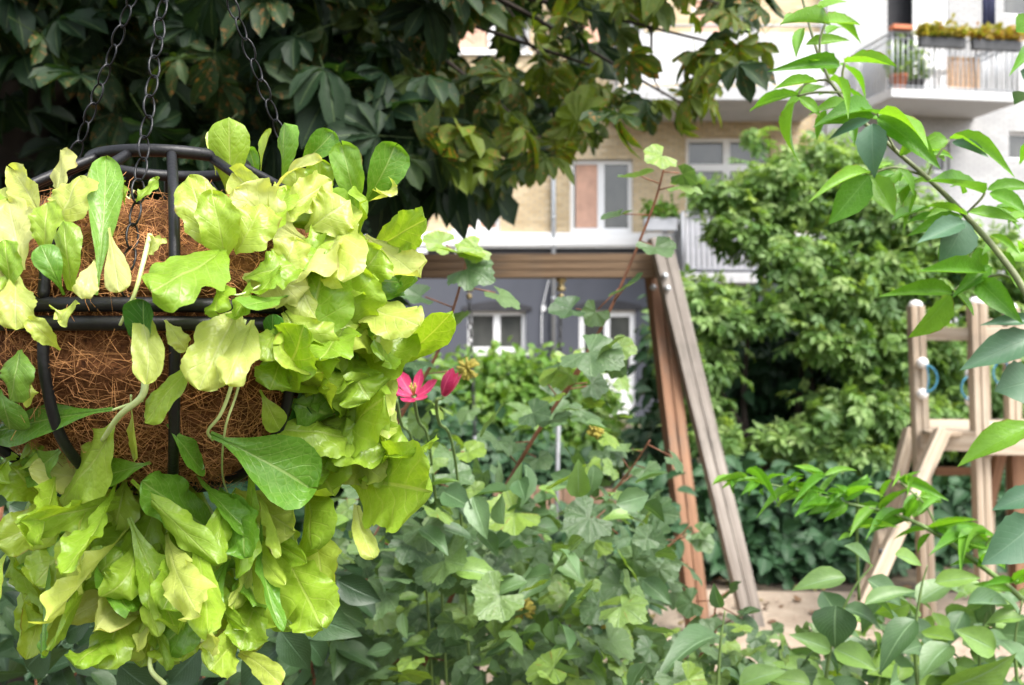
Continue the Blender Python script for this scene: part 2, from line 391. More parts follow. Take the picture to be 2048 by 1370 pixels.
def sprig(seed, n=7, shape=LANCE, nu=2, nv=4, spread=58, length=1.0):
    """pinnate leaf: rachis along y with pairs of leaflets"""
    r_ = random.Random(seed); parts = []; k = n // 2
    for i in range(k):
        for sgn in (-1, 1):
            t = grid_leaf(shape, nu, nv, .3, .25, .02, 0, .1, i)
            parts.append(xform(t, R(-sgn * (spread + r_.uniform(-12, 12))), .52 * r_.uniform(.85, 1.1), (0, .12 + .55 * i / max(1, k - .4), -.10 * (i / k) ** 2), R(r_.uniform(-25, 5)), .95))
    parts.append(xform(grid_leaf(shape, nu, nv, .3, .3, .02, 0, .1), R(r_.uniform(-8, 8)), .55, (0, .62, -.12), R(-15), 1.15))
    parts.append(ribbon((0, 0, 0), (0, .65, -.12), .006))
    return merge(parts)
T = {}
T['ovate'] = [grid_leaf(OVATE, 4, 8, .35, d_, .02, .05, .12, i) for i, d_ in enumerate((.1, .3, .5))]
T['elder'] = [grid_leaf([(0, .02), (.08, .11), (.25, .23), (.45, .265), (.65, .21), (.85, .09), (1, 0)], 6, 12, .3, d_, .012, .03, .14, i) for i, d_ in enumerate((.08, .25, .45))]
T['dogwood'] = [grid_leaf(OVATE, 6, 12, .3, d_, .015, .0, .12, i) for i, d_ in enumerate((.15, .35, .6))]
T['small'] = [grid_leaf(OVATE, 2, 3, .3, d_, 0, 0, .15, i) for i, d_ in enumerate((.1, .3, .5))]
T['lobed'] = [lobed(.25, d_, i) for i, d_ in enumerate((-.05, .2, .45, .65))]
T['chest'] = [chestnut_leaf(4, 8, i, d_) for i, d_ in enumerate((.15, .35, .5, .7))]
T['chestlow'] = [chestnut_leaf(2, 4, 10 + i, d_) for i, d_ in enumerate((.2, .5))]
T['sprig'] = [sprig(i) for i in range(4)]
T['palm'] = [merge([xform(grid_leaf(LANCE, 2, 4, .3, .35, 0, 0, .1), R((k - 2) * 40 + (i * 7 % 11)), 1 - .1 * abs(k - 2), (0, 0, 0), R(-12), 1.1) for k in range(5)]) for i in range(3)]
T['petal'] = [grid_leaf([(0, .06), (.3, .15), (.6, .19), (.85, .1), (1, 0)], 4, 8, .5, -.35, .01)]

class Leaves:
    def __init__(s): s.d = {}
    def add(s, key, pos, axis, nrm, L, ws=1., rnd=None, k=None):
        i = random.randrange(len(T[key])) if k is None else k
        s.d.setdefault((key, i), []).append((*pos, *axis, *nrm, L, ws, random.random() if rnd is None else rnd))
    def build(s, name, mat, parent=None, smooth=True):
        Vs, Us, Rs, Ls, St, Fi = [], [], [], [], [], []; nvt = 0; nl = 0
        for (key, i), rows in s.d.items():
            tv, tf, tu = T[key][i]; a = np.array(rows); m = len(a)
            ax = a[:, 3:6]; ax = ax / np.linalg.norm(ax, axis=1, keepdims=True)
            nn = a[:, 6:9]; sd_ = np.cross(ax, nn); ln = np.linalg.norm(sd_, axis=1, keepdims=True)
            bad = ln[:, 0] < 1e-4; sd_[bad] = np.cross(ax[bad], np.array([.3, .5, .8])); ln = np.linalg.norm(sd_, axis=1, keepdims=True)
            sd_ /= ln; nn = np.cross(sd_, ax)
            L = a[:, 9][:, None, None]; ws = a[:, 10][:, None, None]
            V = a[:, None, 0:3] + L * (tv[None, :, 0:1] * ws * sd_[:, None] + tv[None, :, 1:2] * ax[:, None] + tv[None, :, 2:3] * nn[:, None])
            Vs.append(V.reshape(-1, 3)); Rs.append(np.repeat(a[:, 11], len(tv)))
            lens = np.array([len(f) for f in tf]); flat = np.array([q for f in tf for q in f])
            st = np.concatenate([[0], np.cumsum(lens)[:-1]])
            offs = np.arange(m) * len(tv) + nvt
            Ls.append((flat[None] + offs[:, None]).ravel()); St.append((st[None] + (np.arange(m) * len(flat))[:, None]).ravel() + nl)
            Us.append(np.tile(tu[flat], (m, 1))); nvt += m * len(tv); nl += m * len(flat)
        if not Vs: return None
        V = np.concatenate(Vs); Lp = np.concatenate(Ls); S = np.concatenate(St)
        me = bpy.data.meshes.new(name); me.vertices.add(len(V)); me.vertices.foreach_set('co', V.ravel())
        me.loops.add(len(Lp)); me.loops.foreach_set('vertex_index', Lp.astype(np.int32))
        me.polygons.add(len(S)); me.polygons.foreach_set('loop_start', S.astype(np.int32))
        ul = me.uv_layers.new(name='uv'); ul.data.foreach_set('uv', np.concatenate(Us).ravel())
        at = me.attributes.new('rnd', 'FLOAT', 'POINT'); at.data.foreach_set('value', np.concatenate(Rs))
        me.update(calc_edges=True)
        return link(name, me, mat, parent, smooth)

def rv(s=1.): return Vector((random.gauss(0, s), random.gauss(0, s), random.gauss(0, s)))
def inpoly(x, y, poly):
    c = False; j = len(poly) - 1
    for i in range(len(poly)):
        xi, yi = poly[i]; xj, yj = poly[j]
        if (yi > y) != (yj > y) and x < (xj - xi) * (y - yi) / (yj - yi) + xi: c = not c
        j = i
    return c

# ------------------------------------------------------------------ ground
g = MB(); g.v = [(-150, -60, 0), (150, -60, 0), (150, 250, 0), (-150, 250, 0)]; g.f = [(0, 1, 2, 3)]
tag(g.build('ground', M['ground']), kind='structure')
s_ = MB(); n_ = 40
for i in range(n_):
    a = 2 * math.pi * i / n_; k = 1 + .07 * math.sin(3 * a + 1) + .05 * math.sin(7 * a)
    s_.v.append((1.7 + 2.9 * k * math.cos(a), 5.05 + 1.45 * k * math.sin(a), .006))
s_.f = [tuple(range(n_))]
tag(s_.build('sand', M['sand']), kind='structure')

lit = Leaves()
for k in range(420):
    a = random.uniform(0, 6.28); q = math.sqrt(random.uniform(.15, 1.25)); lit.add('small', (1.7 + 2.9 * q * math.cos(a), 5.05 + 1.45 * q * math.sin(a), .014 + random.random() * .012), Vector((random.gauss(0, 1), random.gauss(0, 1), random.gauss(0, .12))), Vector((random.gauss(0, .2), random.gauss(0, .2), 1)), random.uniform(.03, .09), 1.1)
tag(lit.build('leaf_litter', M['litter']), 'brown and yellow fallen leaves scattered over the pink sand', 'leaf litter', None, 'stuff')
# ------------------------------------------------------------------ the brick apartment building with its slate ground floor
YB = 21.0
def bx(px, y=YB): return (px - 1024) / F * y
def bz(py, y=YB): return CAMZ - (py - 685) / F * y
bl = thing('apartment_building', (1.5, YB, 0), 'yellow brick apartment building with slate blue ground floor and white windows', 'building')
XL, XR, ZT = -26.0, bx(1648), 17.0
zc0, zc1 = bz(497), bz(466)
# openings on the brick storeys: (px0, px1, py0, py1)
ops_up = [(1140, 1266, 318, 470), (905, 1000, 318, 470), (1372, 1542, 272, 470), (640, 760, 318, 470), (905, 1060, -20, 105), (1150, 1290, -60, 100), (1385, 1520, -60, 100)]
ops_lo = [(935, 1052, 622, 705), (1158, 1272, 620, 842), (660, 780, 622, 705)]
def wall_with_holes(mb, x0, x1, z0, z1, holes, y0, th):
    xs = sorted({x0, x1, *[h[0] for h in holes], *[h[1] for h in holes]}); zs = sorted({z0, z1, *[h[2] for h in holes], *[h[3] for h in holes]})
    for xa, xb in zip(xs, xs[1:]):
        run = None
        for za, zb in zip(zs, zs[1:]):
            inside = any(h[0] - 1e-6 <= xa and xb <= h[1] + 1e-6 and h[2] - 1e-6 <= za and zb <= h[3] + 1e-6 for h in holes)
            if inside:
                if run: mb.span(xa, xb, y0, y0 + th, run[0], run[1]); run = None
            else: run = (run[0], zb) if run else (za, zb)
        if run: mb.span(xa, xb, y0, y0 + th, run[0], run[1])
H = [(bx(a), bx(b), bz(d), bz(c)) for a, b, c, d in ops_up]
H = [(a, b, max(c, zc1), d) for a, b, c, d in H]
mb = MB(); wall_with_holes(mb, XL, XR, zc1, ZT, H, YB, .4); mb.build('brick_wall', M['brick'], bl)
HL = [(bx(a), bx(b), bz(d), bz(c)) for a, b, c, d in ops_lo]
mb = MB(); wall_with_holes(mb, XL, XR, 0, zc0 - .12, HL, YB, .4); mb.build('slate_wall', M['slate'], bl)
MB().span(XL, XR, YB - .03, YB + .4, zc0 - .12, zc0).build('dark_trim', M['slate_trim'], bl)
MB().span(XL, XR, YB - .12, YB + .4, zc0, zc1).span(XL, XR, YB - .17, YB - .12, zc0 + .05, zc1 - .12).build('cornice', M['white'], bl)
mb = MB()
for k in range(10): mb.span(XL, XR, YB - .004, YB, 1.0 + k * 100, 1.0 + k * 100 + .01) if k == 0 else None
def window(h, parts=2, transom=0, curtain=None, y=YB + .12, name='window', sill=True):
    x0, x1, z0, z1 = h; t = .09; zm = z1 - transom * (z1 - z0) if transom else None
    f = MB(); f.span(x0, x0 + t, y, y + .1, z0, z1).span(x1 - t, x1, y, y + .1, z0, z1).span(x0 + t, x1 - t, y, y + .1, z1 - t, z1).span(x0 + t, x1 - t, y, y + .1, z0, z0 + t * 1.3)
    for k in range(1, parts):
        xc = x0 + (x1 - x0) * k / parts; f.span(xc - t * .8, xc + t * .8, y + .004, y + .1, z0 + t * 1.3, z1 - t)
    if zm: f.span(x0 + t, x1 - t, y - .01, y + .09, zm - t * .8, zm + t * .8)
    fo = f.build(name, M['white'], bl)
    MB().span(x0 + t, x1 - t, y + .055, y + .07, z0 + t, z1 - t).build('pane', M['glass'], fo)
    if curtain:
        cm = MB(); n = 14; cx0, cx1 = x0 + (x1 - x0) * curtain[0], x0 + (x1 - x0) * curtain[1]
        pts = [(cx0 + (cx1 - cx0) * i / n, y + .046 - .008 * (i % 2)) for i in range(n + 1)]
        for xx, yy in pts: cm.v += [(xx, yy, z0 + t * 1.4), (xx, yy, z1 - t * 1.1)]
        cm.f = [(2 * i, 2 * i + 2, 2 * i + 3, 2 * i + 1) for i in range(n)]
        cm.build('blind', M['curtain'], fo)
    if sill: MB().span(x0 - .05, x1 + .05, YB - .07, YB + .1, z0 - .06, z0 - .004).build('sill', M['white'], fo)
    return fo
window(H[0], 2, 0, (.10, .47), sill=False); window(H[1], 2, 0, (.1, .9), sill=False); window(H[2], 2, .31, sill=False, y=YB + .2); window(H[3], 2, 0, None, sill=False)
for h in H[4:]: window(h, 2, .3, (.06, .46))
window(HL[0], 2, 0); window(HL[2], 2, 0)
d0 = MB(); x0, x1, z0, z1 = HL[1]; y = YB + .1
d0.span(x0, x1, y, y + .1, z0, z0 + 1.05).span(x0, x0 + .12, y, y + .1, z0 + 1.05, z1).span(x1 - .12, x1, y, y + .1, z0 + 1.05, z1).span(x0 + .12, x1 - .12, y, y + .1, z1 - .14, z1).span((x0 + x1) / 2 - .06, (x0 + x1) / 2 + .06, y, y + .1, z0 + 1.05, z1 - .14)
d0 = d0.build('door', M['white'], bl)
MB().span(x0 + .12, x1 - .12, y + .05, y + .06, z0 + 1.05, z1 - .14).build('pane', M['glass'], d0)
MB().span(x1 - .2, x1 - .16, y - .06, y, z0 + .95, z0 + 1.05).build('handle', M['galv'], d0)
for (x0, x1, z0, z1) in HL:           # shallow arched lintels
    a = MB(); n = 12
    for i in range(n + 1):
        t = i / n; xx = x0 - .12 + (x1 - x0 + .24) * t; zz = z1 + .02 + .12 * math.sin(math.pi * t)
        a.v += [(xx, YB - .03, z1), (xx, YB - .03, zz + .07), (xx, YB + .02, z1), (xx, YB + .02, zz + .07)]
    for i in range(n):
        q = 4 * i; a.f += [(q, q + 4, q + 5, q + 1), (q + 2, q + 3, q + 7, q + 6), (q + 1, q + 5, q + 7, q + 3), (q, q + 2, q + 6, q + 4)]
    a.f += [(0, 1, 3, 2), (4 * n, 4 * n + 2, 4 * n + 3, 4 * n + 1)]
    a.build('lintel', M['slate_trim'], bl)
def tubes(name, segs, r, mat, parent, n=8, smooth=True):
    m_ = MB()
    for a in segs: m_.tube(a, r, n)
    return m_.build(name, mat, parent, smooth)
def pipe(px, zt):
    t = MB(); x = bx(px, YB - .1); t.tube([(x, YB - .1, 0), (x, YB - .1, zt)], .05, 10)
    z = .8
    while z < zt:
        t.tube([(x, YB - .1, z), (x, YB - .1, z + .05)], .062, 10); t.span(x - .02, x + .02, YB - .06, YB + .0, z, z + .05); z += 1.7
    return t.build('downpipe', M['galv'], bl, True)
pipe(1107, 9.0); pipe(1645, 16.0)
for px in (845, 921):
    lm = MB().span(bx(px) - .11, bx(px) + .11, YB - .14, YB - .03, bz(508), bz(498)); lm.build('wall_lamp', M['white'], bl, False, .01)
c = MB(); c.tube(spline([P(1098, 560, 20.95), P(1088, 600, 20.95), P(1084, 625, 20.95), P(1083, 690, 20.95)]), .012, 6); c = c.build('cable', M['white'], bl, True)
MB().span(bx(1083), bx(1091), YB - .06, YB - .002, bz(622), bz(612)).build('junction_box', M['white'], c)
# lower balcony and upper balcony of the brick facade
def balcony(name, px0, px1, py_top, py_bot, py_rail, dout, label_part, panel, bars=True):
    yf = YB - dout
    x0, x1 = bx(px0, yf), bx(px1, yf); zt, zb, zr = bz(py_top, yf), bz(py_bot, yf), bz(py_rail, yf)
    sl = MB().span(x0, x1, yf, YB - .002, zb, zt).build('balcony', panel[0], bl, False, .015)
    rail = MB().tube([(x0 + .04, YB - .03, zr), (x0 + .04, yf + .04, zr), (x1 - .04, yf + .04, zr), (x1 - .04, YB - .03, zr)], .025, 6)
    for xx in (x0 + .04, x1 - .04): rail.tube([(xx, yf + .04, zt + .004), (xx, yf + .04, zr)], .03, 6)
    if bars:
        n = int((x1 - x0) / .105)
        for i in range(1, n): rail.tube([(x0 + (x1 - x0) * i / n, yf + .04, zt + .07), (x0 + (x1 - x0) * i / n, yf + .04, zr - .09)], .011, 5)
        for i in range(1, int(dout / .11)):
            rail.tube([(x0 + .04, yf + .04 + i * .11, zt + .07), (x0 + .04, yf + .04 + i * .11, zr)], .011, 5)
        rail.tube([(x0 + .04, yf + .04, zt + .07), (x1 - .04, yf + .04, zt + .07)], .018, 6).tube([(x0 + .04, yf + .04, zr - .09), (x1 - .04, yf + .04, zr - .09)], .018, 6)
    rail.build('railing', panel[1], sl, True)
    if panel[2]:
        MB().span(x0 + .09, x1 - .09, yf + .065, yf + .085, zt + .05, zr - .12).build('screen_panel', panel[2], sl)
        MB().span(x0 + .065, x0 + .085, yf + .09, YB - .1, zt + .05, zr - .12).build('side_panel', panel[2], sl)
    return sl, (x0, x1, yf, zt, zr)
M['panelgrey'] = simple('grey_balcony_screen', (.42, .42, .44), .7, .08, 5)
balcony('balcony', 1362, 1556, 545, 566, 424, 1.15, '', (M['concrete'], M['greyrail'], M['panelgrey']))
balcony('balcony', 1230, 1662, 172, 200, 50, 1.9, '', (M['concrete'], M['greyrail'], M['render_white']), False)
o = thing('window_planter', P(1318, 460, 20.0), 'grey hanging planter with green plants left of the lower balcony', 'planter')
xa, xb_, za = bx(1288, 20.0), bx(1352, 20.0), bz(462, 20.0)
MB().span(xa, xb_, 19.9, 20.15, za, za + .26).build('trough', M['greyrail'], o, False, .012)
for sx in (xa + .1, xb_ - .1): MB().span(sx - .02, sx + .02, 20.15, YB - .002, za + .05, za + .09).build('bracket', M['greyrail'], o)
lv = Leaves()
for k in range(160): lv.add('small', Vector((random.uniform(xa, xb_), 20.02 + random.gauss(0, .08), za + .26 + abs(random.gauss(0, .15)))), rv() + Vector((0, 0, .6)), rv(), random.uniform(.1, .18))
lv.build('foliage', M['hedge'], o)
# ------------------------------------------------------------------ white painted wing on the right
WX = bx(1652); ang = R(-9)
rotm = Matrix.Rotation(-ang, 3, 'Z')
wing = thing('white_building_wing', (WX, YB, 0), 'white painted brick building wing behind the right hand balcony', 'building')
def wl(x, y, z): return Vector((WX, YB, 0)) + rotm @ Vector((x, y, z))
def wbox(name, x0, x1, y0, y1, z0, z1, mat, parent, bevel=0):
    m_ = MB(); m_.span(x0, x1, y0, y1, z0, z1); m_.v = [tuple(wl(*v)) for v in m_.v]; return m_.build(name, mat, parent, False, bevel)
def wpart(name, mb, mat, parent, smooth=False, bevel=0):
    mb.v = [tuple(wl(*v)) for v in mb.v]; return mb.build(name, mat, parent, smooth, bevel)
def lx(px, lyy=0.):
    """local x on the wing where the photograph column px meets local depth lyy"""
    k = (px - 1024) / F; c_, s2 = math.cos(-ang), math.sin(-ang)
    return (k * (YB + c_ * lyy) - WX + s2 * lyy) / (c_ - k * s2)
def lz(py, x, lyy=0.):
    return CAMZ - (py - 685) / F * wl(x, lyy, 0).y
b3x0, b3x1, b3y = lx(1783, -1.5), lx(2040, -1.5), -1.5
zt3, zb3, zr3 = lz(176, b3x0, b3y), lz(194, b3x0, b3y), lz(62, b3x0, b3y)
door0, door1 = lx(1775), lx(1822)
wh = [(door0, lx(1897), zt3, lz(-90, door0)), (lx(2008), lx(2070), lz(30, lx(2008)), lz(-90, lx(2008))), (lx(2018), lx(2075), lz(320, lx(2018)), lz(262, lx(2018))), (lx(1850), lx(1900), lz(345, lx(1850)), lz(285, lx(1850)))]
mb = MB(); wall_with_holes(mb, 0.02, 14, 0, 17, wh, 0, .4); wpart('painted_wall', mb, M['whitebrick'], wing)
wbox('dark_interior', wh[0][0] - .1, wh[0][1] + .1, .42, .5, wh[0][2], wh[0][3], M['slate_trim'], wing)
dl = wbox('balcony_door', lx(1826, .05), lx(1895, .05), .03, .09, zt3, wh[0][3] - .05, M['white'], wing)
m_ = MB().span(lx(1838), lx(1884), .012, .028, zt3 + 1.1, wh[0][3] - .3).span(lx(1838), lx(1884), .012, .028, zt3 + .15, zt3 + .95); wpart('door_panel', m_, M['render_white'], dl)
for h in wh[1:]:
    f = MB(); t = .07; x0, x1, z0, z1 = h
    f.span(x0, x0 + t, .1, .2, z0, z1).span(x1 - t, x1, .1, .2, z0, z1).span(x0 + t, x1 - t, .1, .2, z1 - t, z1).span(x0 + t, x1 - t, .1, .2, z0, z0 + t)
    fo = wpart('window', f, M['white'], wing); wbox('pane', x0 + t, x1 - t, .15, .16, z0 + t, z1 - t, M['glass'], fo)
sl = wbox('balcony', b3x0, b3x1, b3y, -.002, zb3, zt3, M['render_white'], wing, .015)
rl = MB()
def rtube(a, b, r): rl.tube([a, b], r, 6)
e = .04
for zz, r in ((zr3, .028), (zr3 - .12, .016), (zt3 + .06, .016)):
    rtube((b3x0 + e, -.02, zz), (b3x0 + e, b3y + e, zz), r); rtube((b3x0 + e, b3y + e, zz), (b3x1 - e, b3y + e, zz), r); rtube((b3x1 - e, b3y + e, zz), (b3x1 - e, -.02, zz), r)
n = 24
for i in range(n + 1):
    xx = b3x0 + e + (b3x1 - b3x0 - 2 * e) * i / n; rtube((xx, b3y + e, zt3 + .004), (xx, b3y + e, zr3), .012 if i % 8 else .022)
for i in range(1, 12):
    yy = b3y + e + 1.4 * i / 12; rtube((b3x0 + e, yy, zt3 + .06), (b3x0 + e, yy, zr3 - .02), .012); rtube((b3x1 - e, yy, zt3 + .06), (b3x1 - e, yy, zr3 - .02), .012)
wpart('railing', rl, M['galv'], sl, True)
wbox('side_screen', b3x0 + .12, b3x0 + .14, b3y + .45, -.1, zt3 + .06, zr3 - .1, M['render_white'], sl)
# things on the right hand balcony
pl_x = [(lx(1835, b3y), lx(1925, b3y)), (lx(1940, b3y), lx(2036, b3y))]
for i, (a, b) in enumerate(pl_x):
    o = thing('flower_box', wl((a + b) / 2, b3y - .12, zr3 - .3), ['long dark flower box with yellow green flowers on the left of the balcony rail', 'long dark flower box with orange and yellow flowers on the right of the balcony rail'][i], 'flower box', 'flower boxes on the balcony rail')
    m_ = MB().span(a, b, b3y - .12, b3y + .0, zr3 - .3, zr3 - .10); wpart('trough', m_, M['blackmetal'], o, False, .01)
    for g_ in range(5):
        lv = Leaves(); xc = a + (b - a) * (g_ + .5) / 5
        for k in range(54):
            p = wl(xc + random.uniform(-.5, .5) * (b - a) * .2, b3y - .06 + random.gauss(0, .05), zr3 - .1 + abs(random.gauss(0, .11))); lv.add('small', p, Vector((random.gauss(0, 1), random.gauss(0, 1) - .4, .5)), rv(), random.uniform(.11, .17), 1.3, random.random() ** .8 * (.75 if i == 0 else 1))
        lv.build('flower_clump', M['flower_mix'], o)
o = thing('rail_planter', wl(lx(1800, b3y), b3y, zr3), 'narrow terracotta planter on the balcony rail in front of the dark doorway', 'planter')
m_ = MB().span(lx(1783, b3y), lx(1823, b3y), b3y - .08, b3y + .1, zr3 + .03, zr3 + .12); wpart('trough', m_, M['terracotta'], o, False, .01)
o = thing('lattice_panel', wl(lx(1928, b3y), b3y + .1, zt3), 'pale orange wooden lattice panel leaning inside the balcony railing', 'lattice panel')
fx0, fx1, fz0, fz1 = lx(1896, b3y + .1), lx(1958, b3y + .1), zt3 + .08, lz(104, b3x0, b3y)
m_ = MB(); t = .05; m_.span(fx0, fx0 + t, b3y + .09, b3y + .13, fz0, fz1).span(fx1 - t, fx1, b3y + .09, b3y + .13, fz0, fz1).span(fx0 + t, fx1 - t, b3y + .09, b3y + .13, fz1 - t, fz1).span(fx0 + t, fx1 - t, b3y + .09, b3y + .13, fz0, fz0 + t)
wpart('frame', m_, M['orangewood'], o)
m_ = MB()
for k in range(11): m_.span(fx0 + t, fx1 - t, b3y + .10, b3y + .112, fz0 + t + (fz1 - fz0 - 2 * t) * (k + .3) / 11, fz0 + t + (fz1 - fz0 - 2 * t) * (k + .85) / 11)
for k in range(6): m_.span(fx0 + t + (fx1 - fx0 - 2 * t) * (k + .3) / 6, fx0 + t + (fx1 - fx0 - 2 * t) * (k + .6) / 6, b3y + .114, b3y + .124, fz0 + t, fz1 - t)
wpart('slats', m_, M['orangewood'], o)
def pot(px, py_, s, mat, label, yy, leaves=0):
    x = lx(px, yy); o = thing('plant_pot', wl(x, yy, zt3), label, 'plant pot')
    wpart('pot', MB().lathe((x, yy, zt3), [(.10 * s, .002), (.15 * s, .26 * s), (.17 * s, .26 * s), (.17 * s, .31 * s), (.14 * s, .31 * s), (.13 * s, .27 * s)], 14), mat, o, True)
    lv = Leaves()
    for k in range(leaves): lv.add('small', wl(x + random.gauss(0, .12), yy + random.gauss(0, .1), zt3 + .3 * s + abs(random.gauss(0, .35))), rv() + Vector((0, 0, .6)), rv(), random.uniform(.1, .18))
    if leaves: lv.build('foliage', M['shrub'], o)
pot(1797, 165, 1.1, M['terracotta'], 'terracotta pot with a tall green plant in the balcony corner', b3y + .3, 160)
pot(1836, 165, .9, M['blackmetal'], 'dark pot with a bushy plant beside the white chair on the balcony', b3y + .35, 120)
o = thing('balcony_chair', wl(lx(1868, b3y + .5), b3y + .5, zt3), 'white slatted chair standing on the balcony left of the lattice panel', 'chair')
cx_ = lx(1868, b3y + .5); m_ = MB()
for dx in (-.22, .22):
    for dy in (-.2, .2): wpart('leg', MB().tube([(cx_ + dx, b3y + .5 + dy, zt3 + .002), (cx_ + dx, b3y + .5 + dy, zt3 + .45)], .02, 6), M['white'], o)
wpart('seat', MB().span(cx_ - .25, cx_ + .25, b3y + .26, b3y + .74, zt3 + .452, zt3 + .49), M['white'], o)
for k in range(5): m_.span(cx_ - .24, cx_ + .24, b3y + .70, b3y + .73, zt3 + .52 + k * .1, zt3 + .59 + k * .1)
wpart('backrest', m_, M['white'], o)
o = MB(); n = 16
for i in range(n + 1):
    for z in (lz(-60, b3x1 - .25, -.7), lz(60, b3x1 - .25, -.7)):
        xx = b3x1 - .28 + .30 * i / n; o.v.append((xx, -.7 + .05 * math.sin(i * 1.3), z))
o.f = [(2 * i, 2 * i + 2, 2 * i + 3, 2 * i + 1) for i in range(n)]
o.v = [tuple(wl(*v)) for v in o.v]
o = o.build('hanging_cloth', M['cloth_navy'], None, True); sm = o.modifiers.new('solid', 'SOLIDIFY'); sm.thickness = .01
tag(o, 'navy blue cloth hung to dry at the right end of the balcony', 'cloth')

# ------------------------------------------------------------------ low wall, fence
o = thing('garden_wall', P(1250, 960, 12), 'low rendered garden wall with a red brick capping behind the swing', 'wall')
o.location.z = 0
x0, x1 = (1195 - 1024) / F * 12, (1330 - 1024) / F * 12
MB().span(x0, x1, 12, 12.25, 0, .38).build('wall_body', M['concrete'], o); MB().span(x0 - .03, x1 + .03, 11.97, 12.28, .382, .46).build('capping', M['brickred'], o, False, .008)
o = thing('plank_fence', G(1120, 8.2), 'low fence of brown wooden planks behind the hanging swing', 'fence')
for k in range(9):
    x = (1000 - 1024) / F * 8.2 + k * .115; plank('fence_board', (x, 8.2, 0), (x, 8.2, .40 + random.uniform(-.02, .02)), .108, .02, M['fencewood'], o)
plank('fence_rail', ((990 - 1024) / F * 8.2, 8.235, .28), ((1250 - 1024) / F * 8.2, 8.235, .28), .07, .04, M['fencewood'], o, (0, 0, 1))

# ------------------------------------------------------------------ swing set
sw = thing('swing_set', G(1290, 5.6), 'wooden swing frame with a long beam and a brown and a grey splayed leg', 'swing frame')
top = P(1302, 470, 5.62)
def leg(base, topp, mat, xd, wd=.056, th=.085):
    d_ = Vector(xd).normalized() * (wd / 2 + .003)
    for sgn in (-1, 1): yield plank('leg', Vector(base) + d_ * sgn, Vector(topp) + d_ * sgn, wd, th, mat, sw, xd)
g1, g2 = P(1398, 1290, 5.4), P(1506, 1250, 5.62)
g1.z = 0; g2.z = 0
list(leg(g1, P(1312, 545, 5.72), M['brownwood'], (1, .25, 0)))
list(leg(g2, P(1318, 476, 5.56), M['greywood'], (1, .12, 0)))
b0 = P(470, 534, 5.86); b1 = P(1312, 532, 5.68)
for k in (-1, 0, 1):
    dz = Vector((0, 0, .046 * k)); plank('beam', b0 + dz, b1 + dz, .044, .09, M['beamwood'], sw, (0, 0, 1), .003)
for q in (.0, .9): pass
for (px, py) in ((1330, 552), (1335, 577)): MB().ball(P(px, py, 5.505), .019, 6).build('bolt', M['galv'], sw, True)
MB().ball(P(1306, 575, 5.66), .02, 6).build('bolt', M['galv'], sw, True)
gl1, gl2 = P(470, 1290, 5.5), P(560, 1250, 6.1); gl1.z = 0; gl2.z = 0
list(leg(gl1, P(505, 500, 5.80), M['brownwood'], (1, 0, 0))); list(leg(gl2, P(490, 500, 5.92), M['greywood'], (1, 0, 0)))
def chain_links(mb, p0, p1, pitch, wid, wire, n=6, seg=10, twist=True, start=0):
    p0 = Vector(p0); p1 = Vector(p1); d = p1 - p0; L = d.length; k = max(1, int(round(L / pitch))); t = d.normalized()
    a = t.orthogonal().normalized(); b = t.cross(a)
    for i in range(k):
        c0 = p0.lerp(p1, (i + .5) / k); an = (start + i) * (math.pi / 2) + .35 + random.uniform(-.15, .15)
        u = a * math.cos(an) + b * math.sin(an); pts = []
        hl = L / k / 2 + wire * 1.1
        for j in range(seg):
            th = 2 * math.pi * j / seg; cy_, sx = math.cos(th), math.sin(th)
            pts.append(c0 + t * (hl * cy_) + u * (wid / 2 * sx * (1 - .0 * abs(cy_))))
        mb.tube(pts, wire, n, closed=True)
sg = thing('hanging_swing', P(1030, 1110, 5.75), 'swing on two dark chains with grey sleeves hanging from the wooden beam', 'swing')
seat_z = P(1030, 1112, 5.75).z
for (pt, pm, pb) in ((P(938, 556, 5.76), P(950, 872, 5.76), P(958, 1100, 5.76)), (P(1122, 556, 5.73), P(1117, 842, 5.73), P(1111, 1100, 5.73))):
    m_ = MB(); m_.lathe(pt + Vector((0, 0, -.028)), [(.03, .025), (.03, .008), (.018, .006), (.018, -.02), (.026, -.025), (.026, -.045), (.012, -.05)], 12).ball(pt + Vector((0, 0, -.105)), .018, 6)
    m_.build('hook', M['brass'], sg, True)
    m_ = MB(); chain_links(m_, pt + Vector((0, 0, -.11)), pm, .038, .022, .0042, 5, 8); m_.build('chain', M['blackmetal'], sg, True)
    MB().tube([pm, pb], .013, 10).build('sleeve', M['rubber'], sg, True)
sx0, sx1 = P(958, 1100, 5.75), P(1111, 1100, 5.75)
MB().span(sx0.x - .02, sx1.x + .02, 5.65, 5.85, seat_z - .03, seat_z).build('seat', M['blackrubber'], sg, False, .01)

# ------------------------------------------------------------------ climbing frame
cf = thing('climbing_frame', G(1960, 5.5), 'pale pine climbing frame with a deck, ladder and blue rope handles', 'climbing frame')
def post(px_t, py_t, px_b, d, wd=.074):
    t_ = P(px_t, py_t, d); bx_ = P(px_b, 1240, d); b_ = Vector((bx_.x, d, 0)); out = []
    for sgn in (-1, 1):
        dx = Vector((sgn * (wd / 4 + .002), 0, 0)); out.append(plank('post', b_ + dx, t_ + dx, wd / 2, wd, M['pinewood'], cf, (1, 0, 0), .005))
    m_ = MB().lathe(t_, [(wd * .52, -.005), (wd * .5, .012), (wd * .35, .026), (wd * .12, .032)], 12); m_.build('post_cap', M['knob'], cf, True)
    return t_, b_
D1, D2 = 5.55, 5.35
post(1831, 612, 1856, D1); post(1951, 606, 1972, D2); post(2021, 616, 2034, 6.1); post(1958, 606, 1977, 6.3); post(2160, 606, 2170, D2)
def cfp(a, b, wx, wy, xd=(0, 0, 1)): return plank('rail', a, b, wx, wy, M['pinewood'], cf, xd, .004)
